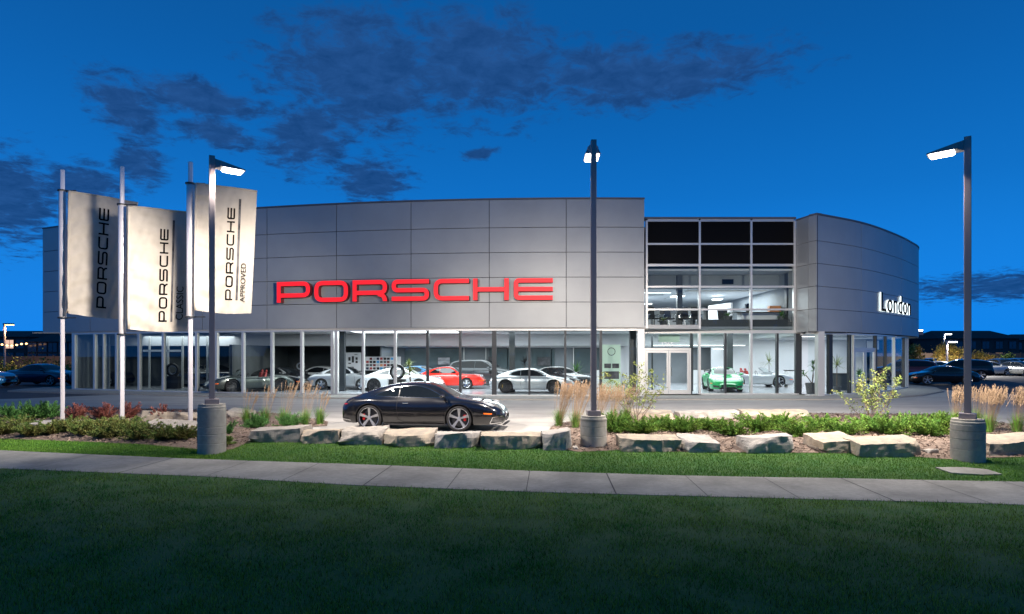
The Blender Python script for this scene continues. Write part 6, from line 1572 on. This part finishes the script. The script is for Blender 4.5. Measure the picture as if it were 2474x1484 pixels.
# colour sample wall and options board
def board(xa, xb, ya, yb, Y, label, cells):
    p = empty('display_board', (px(xa, Y), Y, hz(yb, Y)), 0, label, 'display board'); w = px(xb, Y) - px(xa, Y); h = hz(ya, Y) - hz(yb, Y); MB().box(0, w, 0, .05, 0, h).build('panel', 'wallw', p)
    for (u, v, du, dv, m) in cells: MB().box(u * w, (u + du) * w, -.02, -.002, v * h, (v + dv) * h).build('sample', m, p)
rc = ['navy_paint', 'plastic', 'blue_paint', 'gunmetal_paint', 'silver_paint', 'redleather', 'black_paint', 'pot', 'wine_paint']
board(882, 968, 862, 895, 39.0, 'white board of square colour samples behind the pale silver coupe', [(.03 + c * .098, .06 + r * .235, .075, .17, ('wood' if (r, c) == (1, 4) else rc[(c * 5 + r * 7) % 9])) for r in range(4) for c in range(9) if not (r == 3 and c == 0)])
board(820, 872, 852, 896, 39.0, 'white options board with small dark pictures behind the silver older coupe', [(.15, .62, .12, .12, 'plastic'), (.42, .55, .10, .2, 'plastic'), (.58, .45, .1, .35, 'plastic'), (.75, .6, .1, .14, 'plastic'), (.75, .42, .1, .12, 'plastic'), (.42, .38, .12, .06, 'plastic'), (.42, .12, .25, .10, 'pot'), (.12, .88, .12, .03, 'pot'), (.7, .88, .14, .03, 'pot')])
# ring sculpture and tyre displays
def ring(xd, Y, zc, r, label, plinth=True, name='ring_display'):
    p = empty(name, (px(xd, Y), Y, zf), 0, label, 'display')
    if plinth: MB().box(-.42, .42, -.2, .2, 0, zc - r + .02).build('plinth', 'plastic', p, bevel=.01)
    n = 32; pr = [(r - .10, -.10), (r, -.10), (r, .10), (r - .10, .10)]
    MB().lathe(pr, n, (0, 0, zc), axis='y', closed=True).build('ring', 'tyre', p, smooth=False)
    MB().lathe([(r - .17, .0), (r - .10, .0), (r - .10, .03), (r - .17, .03)], n, (0, 0, zc), axis='y', closed=True).build('rim', 'rim', p)
ring(960, 32.1, 1.10, .39, 'upright ring display on a black plinth behind the glass above the black car')
ring(725, 38.0, 1.30, .32, 'tyre display on a stand behind the white coupe', True, 'tyre_display')
ring(417, 36.6, 1.1, .38, 'large wheel display in the dim left glass bays', True, 'wheel_display')
# banner stand with emblem ring and two photos
p = empty('banner_stand', (px(1477, 31.1), 31.1, zf), 0, 'tall pale green banner stand with a circle emblem and small photos behind the young shrub', 'banner stand')
MB().box(-.46, .46, -.02, .02, .02, 2.5).build('panel', 'mint', p); MB().box(-.4, .4, -.15, .15, 0, .04).build('foot', 'alu', p)
MB().lathe([(.17, -.028), (.20, -.028), (.20, -.022), (.17, -.022)], 32, (0, 0, 2.15), 'y', closed=True).build('emblem', 'plastic', p)
for a, b, c_, d in ((-.36, -.02, 1.32, 1.55), (.04, .38, 1.32, 1.55), (-.36, .38, .78, 1.16)): MB().box(a, b, -.03, -.022, c_, d).build('photo', 'picdark', p)
# counters, cabinets
def cab(xd, Y, w, h, m, label, name='counter', cat='counter'):
    p = empty(name, (px(xd, Y), Y, zf), 0, label, cat); MB().box(-w / 2, w / 2, 0, .5, 0, h - .04).build('body', m, p, bevel=.01); MB().box(-w / 2 - .03, w / 2 + .03, -.03, .53, h - .038, h).build('counter_top', 'plastic', p)
cab(1930 - 7, 38, 1.0, 1.05, 'wallw', 'white cabinet behind the curved end of the entrance bay'); cab(1458, 38.0, 1.4, 1.1, 'wallw', 'white counter half hidden by the middle lamp pole'); cab(2028, 35.0, .9, .95, 'walld', 'dark desk behind the curved glass by the palm')
cab(1730, 43, 3.4, 1.0, 'wallw', 'long white bar counter behind the green coupe')
# tv above that counter
wallpic(1737, 1790, 859, 878, 43.7, 'blackpane', 'dark television on the wall behind the green coupe', 'television', 'television')
wallpic(1803, 1815, 855, 890, 43.8, 'walld', 'dark doorway panel behind the silver open sports car', 'door_panel', 'door')
wallpic(1862, 1873, 855, 912, 43.0, 'blackpane', 'tall black panel at the right of the rear wall', 'tall_panel', 'panel')
# pale curtain panel inside the right corner
wallpic(2052 + 40, 2052 + 72, 822, 846, 40, 'wallw', 'pale curtain panel behind the curved glass', 'curtain', 'curtain')
# ceiling luminaires (bright ones glow, plain panels match the ceiling) + their light
def luminaire(x0, x1, y0, y1, z, label, power, m='lampin', col=(.92, .97, 1), up=.02):
    p = empty('ceiling_light', ((x0 + x1) / 2, (y0 + y1) / 2, z), 0, label, 'ceiling light', None); a, b = (x1 - x0) / 2, (y1 - y0) / 2
    MB().box(-a, a, -b, b, -.03, up).build('housing', 'aluwhite', p); MB().box(-a + .03, a - .03, -b + .03, b - .03, -.045, -.032).build('diffuser', m, p)
    area('luminaire_light', ((x0 + x1) / 2, (y0 + y1) / 2, z - .06), (x1 - x0, y1 - y0), power * IN_P, col)
luminaire(-8.5, -2.9, 31.6, 34.6, 3.33, 'long bright ceiling light panel above the pale silver coupe', 300)
luminaire(-14.4, -10.2, 33.5, 36.5, 3.33, 'dim ceiling panel over the left showroom cars', 60, 'ceil')
luminaire(-1.6, 5.5, 32.5, 36.0, 3.33, 'ceiling panel above the racing coupe', 300, 'ceil')
luminaire(8.6, 14.2, 37.7, 37.95, 2.66, 'bright strip light along the bulkhead behind the green coupe', 60)
luminaire(8.0, 14.0, 32.4, 37.0, 3.33, 'ceiling panel over the green coupe', 300, 'ceil')
luminaire(-8.0, 6.5, 39.0, 43.0, 2.61, 'rear ceiling panel over the back row of cars', 260, 'ceil')
luminaire(7.2, 14.2, 39.0, 43.0, 2.61, 'rear ceiling panel behind the silver open sports car', 130, 'ceil')
luminaire(15.5, 22.0, 35.5, 41.0, 3.1, 'ceiling panel in the round corner room', 240, 'ceil')
luminaire(15.6, 17.2, 34.0, 34.3, 3.1, 'short bright strip light in the round corner room', 30)
luminaire(5.2, 9.0, 35.0, 35.15, 5.60, 'long upstairs strip light above the meeting table', 60)
luminaire(5.2, 8.6, 38.0, 38.12, 5.2, 'second upstairs strip light farther back', 40)
luminaire(9.6, 14.0, 34.2, 39, 5.6, 'upstairs ceiling panel over the reception desk', 380, 'wallw')
luminaire(4.8, 9.0, 36.5, 42, 5.6, 'upstairs ceiling panel at the rear of the meeting room', 280, 'wallw')
luminaire(8.6, 9.3, 33.2, 33.9, 5.25, 'round bright upstairs lamp near the column', 50)
luminaire(11.9, 12.4, 36.5, 37.0, 5.35, 'small bright upstairs spotlight in the middle pane', 40)
luminaire(13.0, 13.5, 39.5, 40.2, 2.45, 'small bright green white spot above the open sports car', 15)
luminaire(-22.5, -17, 36.8, 39, 3.25, 'added ceiling panel light brightening the dim left room', 120, 'ceil')  # light added to lift the dark left glazing
luminaire(6.7, 8.4, 33.3, 34.2, 3.3, 'added ceiling panel light over the vestibule behind the entrance doors', 40, 'ceil')  # light added near the vestibule, its diffuser does not glow
# security camera / wall light on the tower end
p = empty('wall_light', (px(2220, 40.3), 40.3, hz(800, 40.3)), 0, 'small lit wall light at the right end of the curved tower', 'wall light'); MB().box(-.3, .22, -.1, .1, -.25, .0).build('housing', 'pole', p); MB().box(-.05, .2, -.08, .08, .0, .08).build('lamp_lens', 'lamp', p)
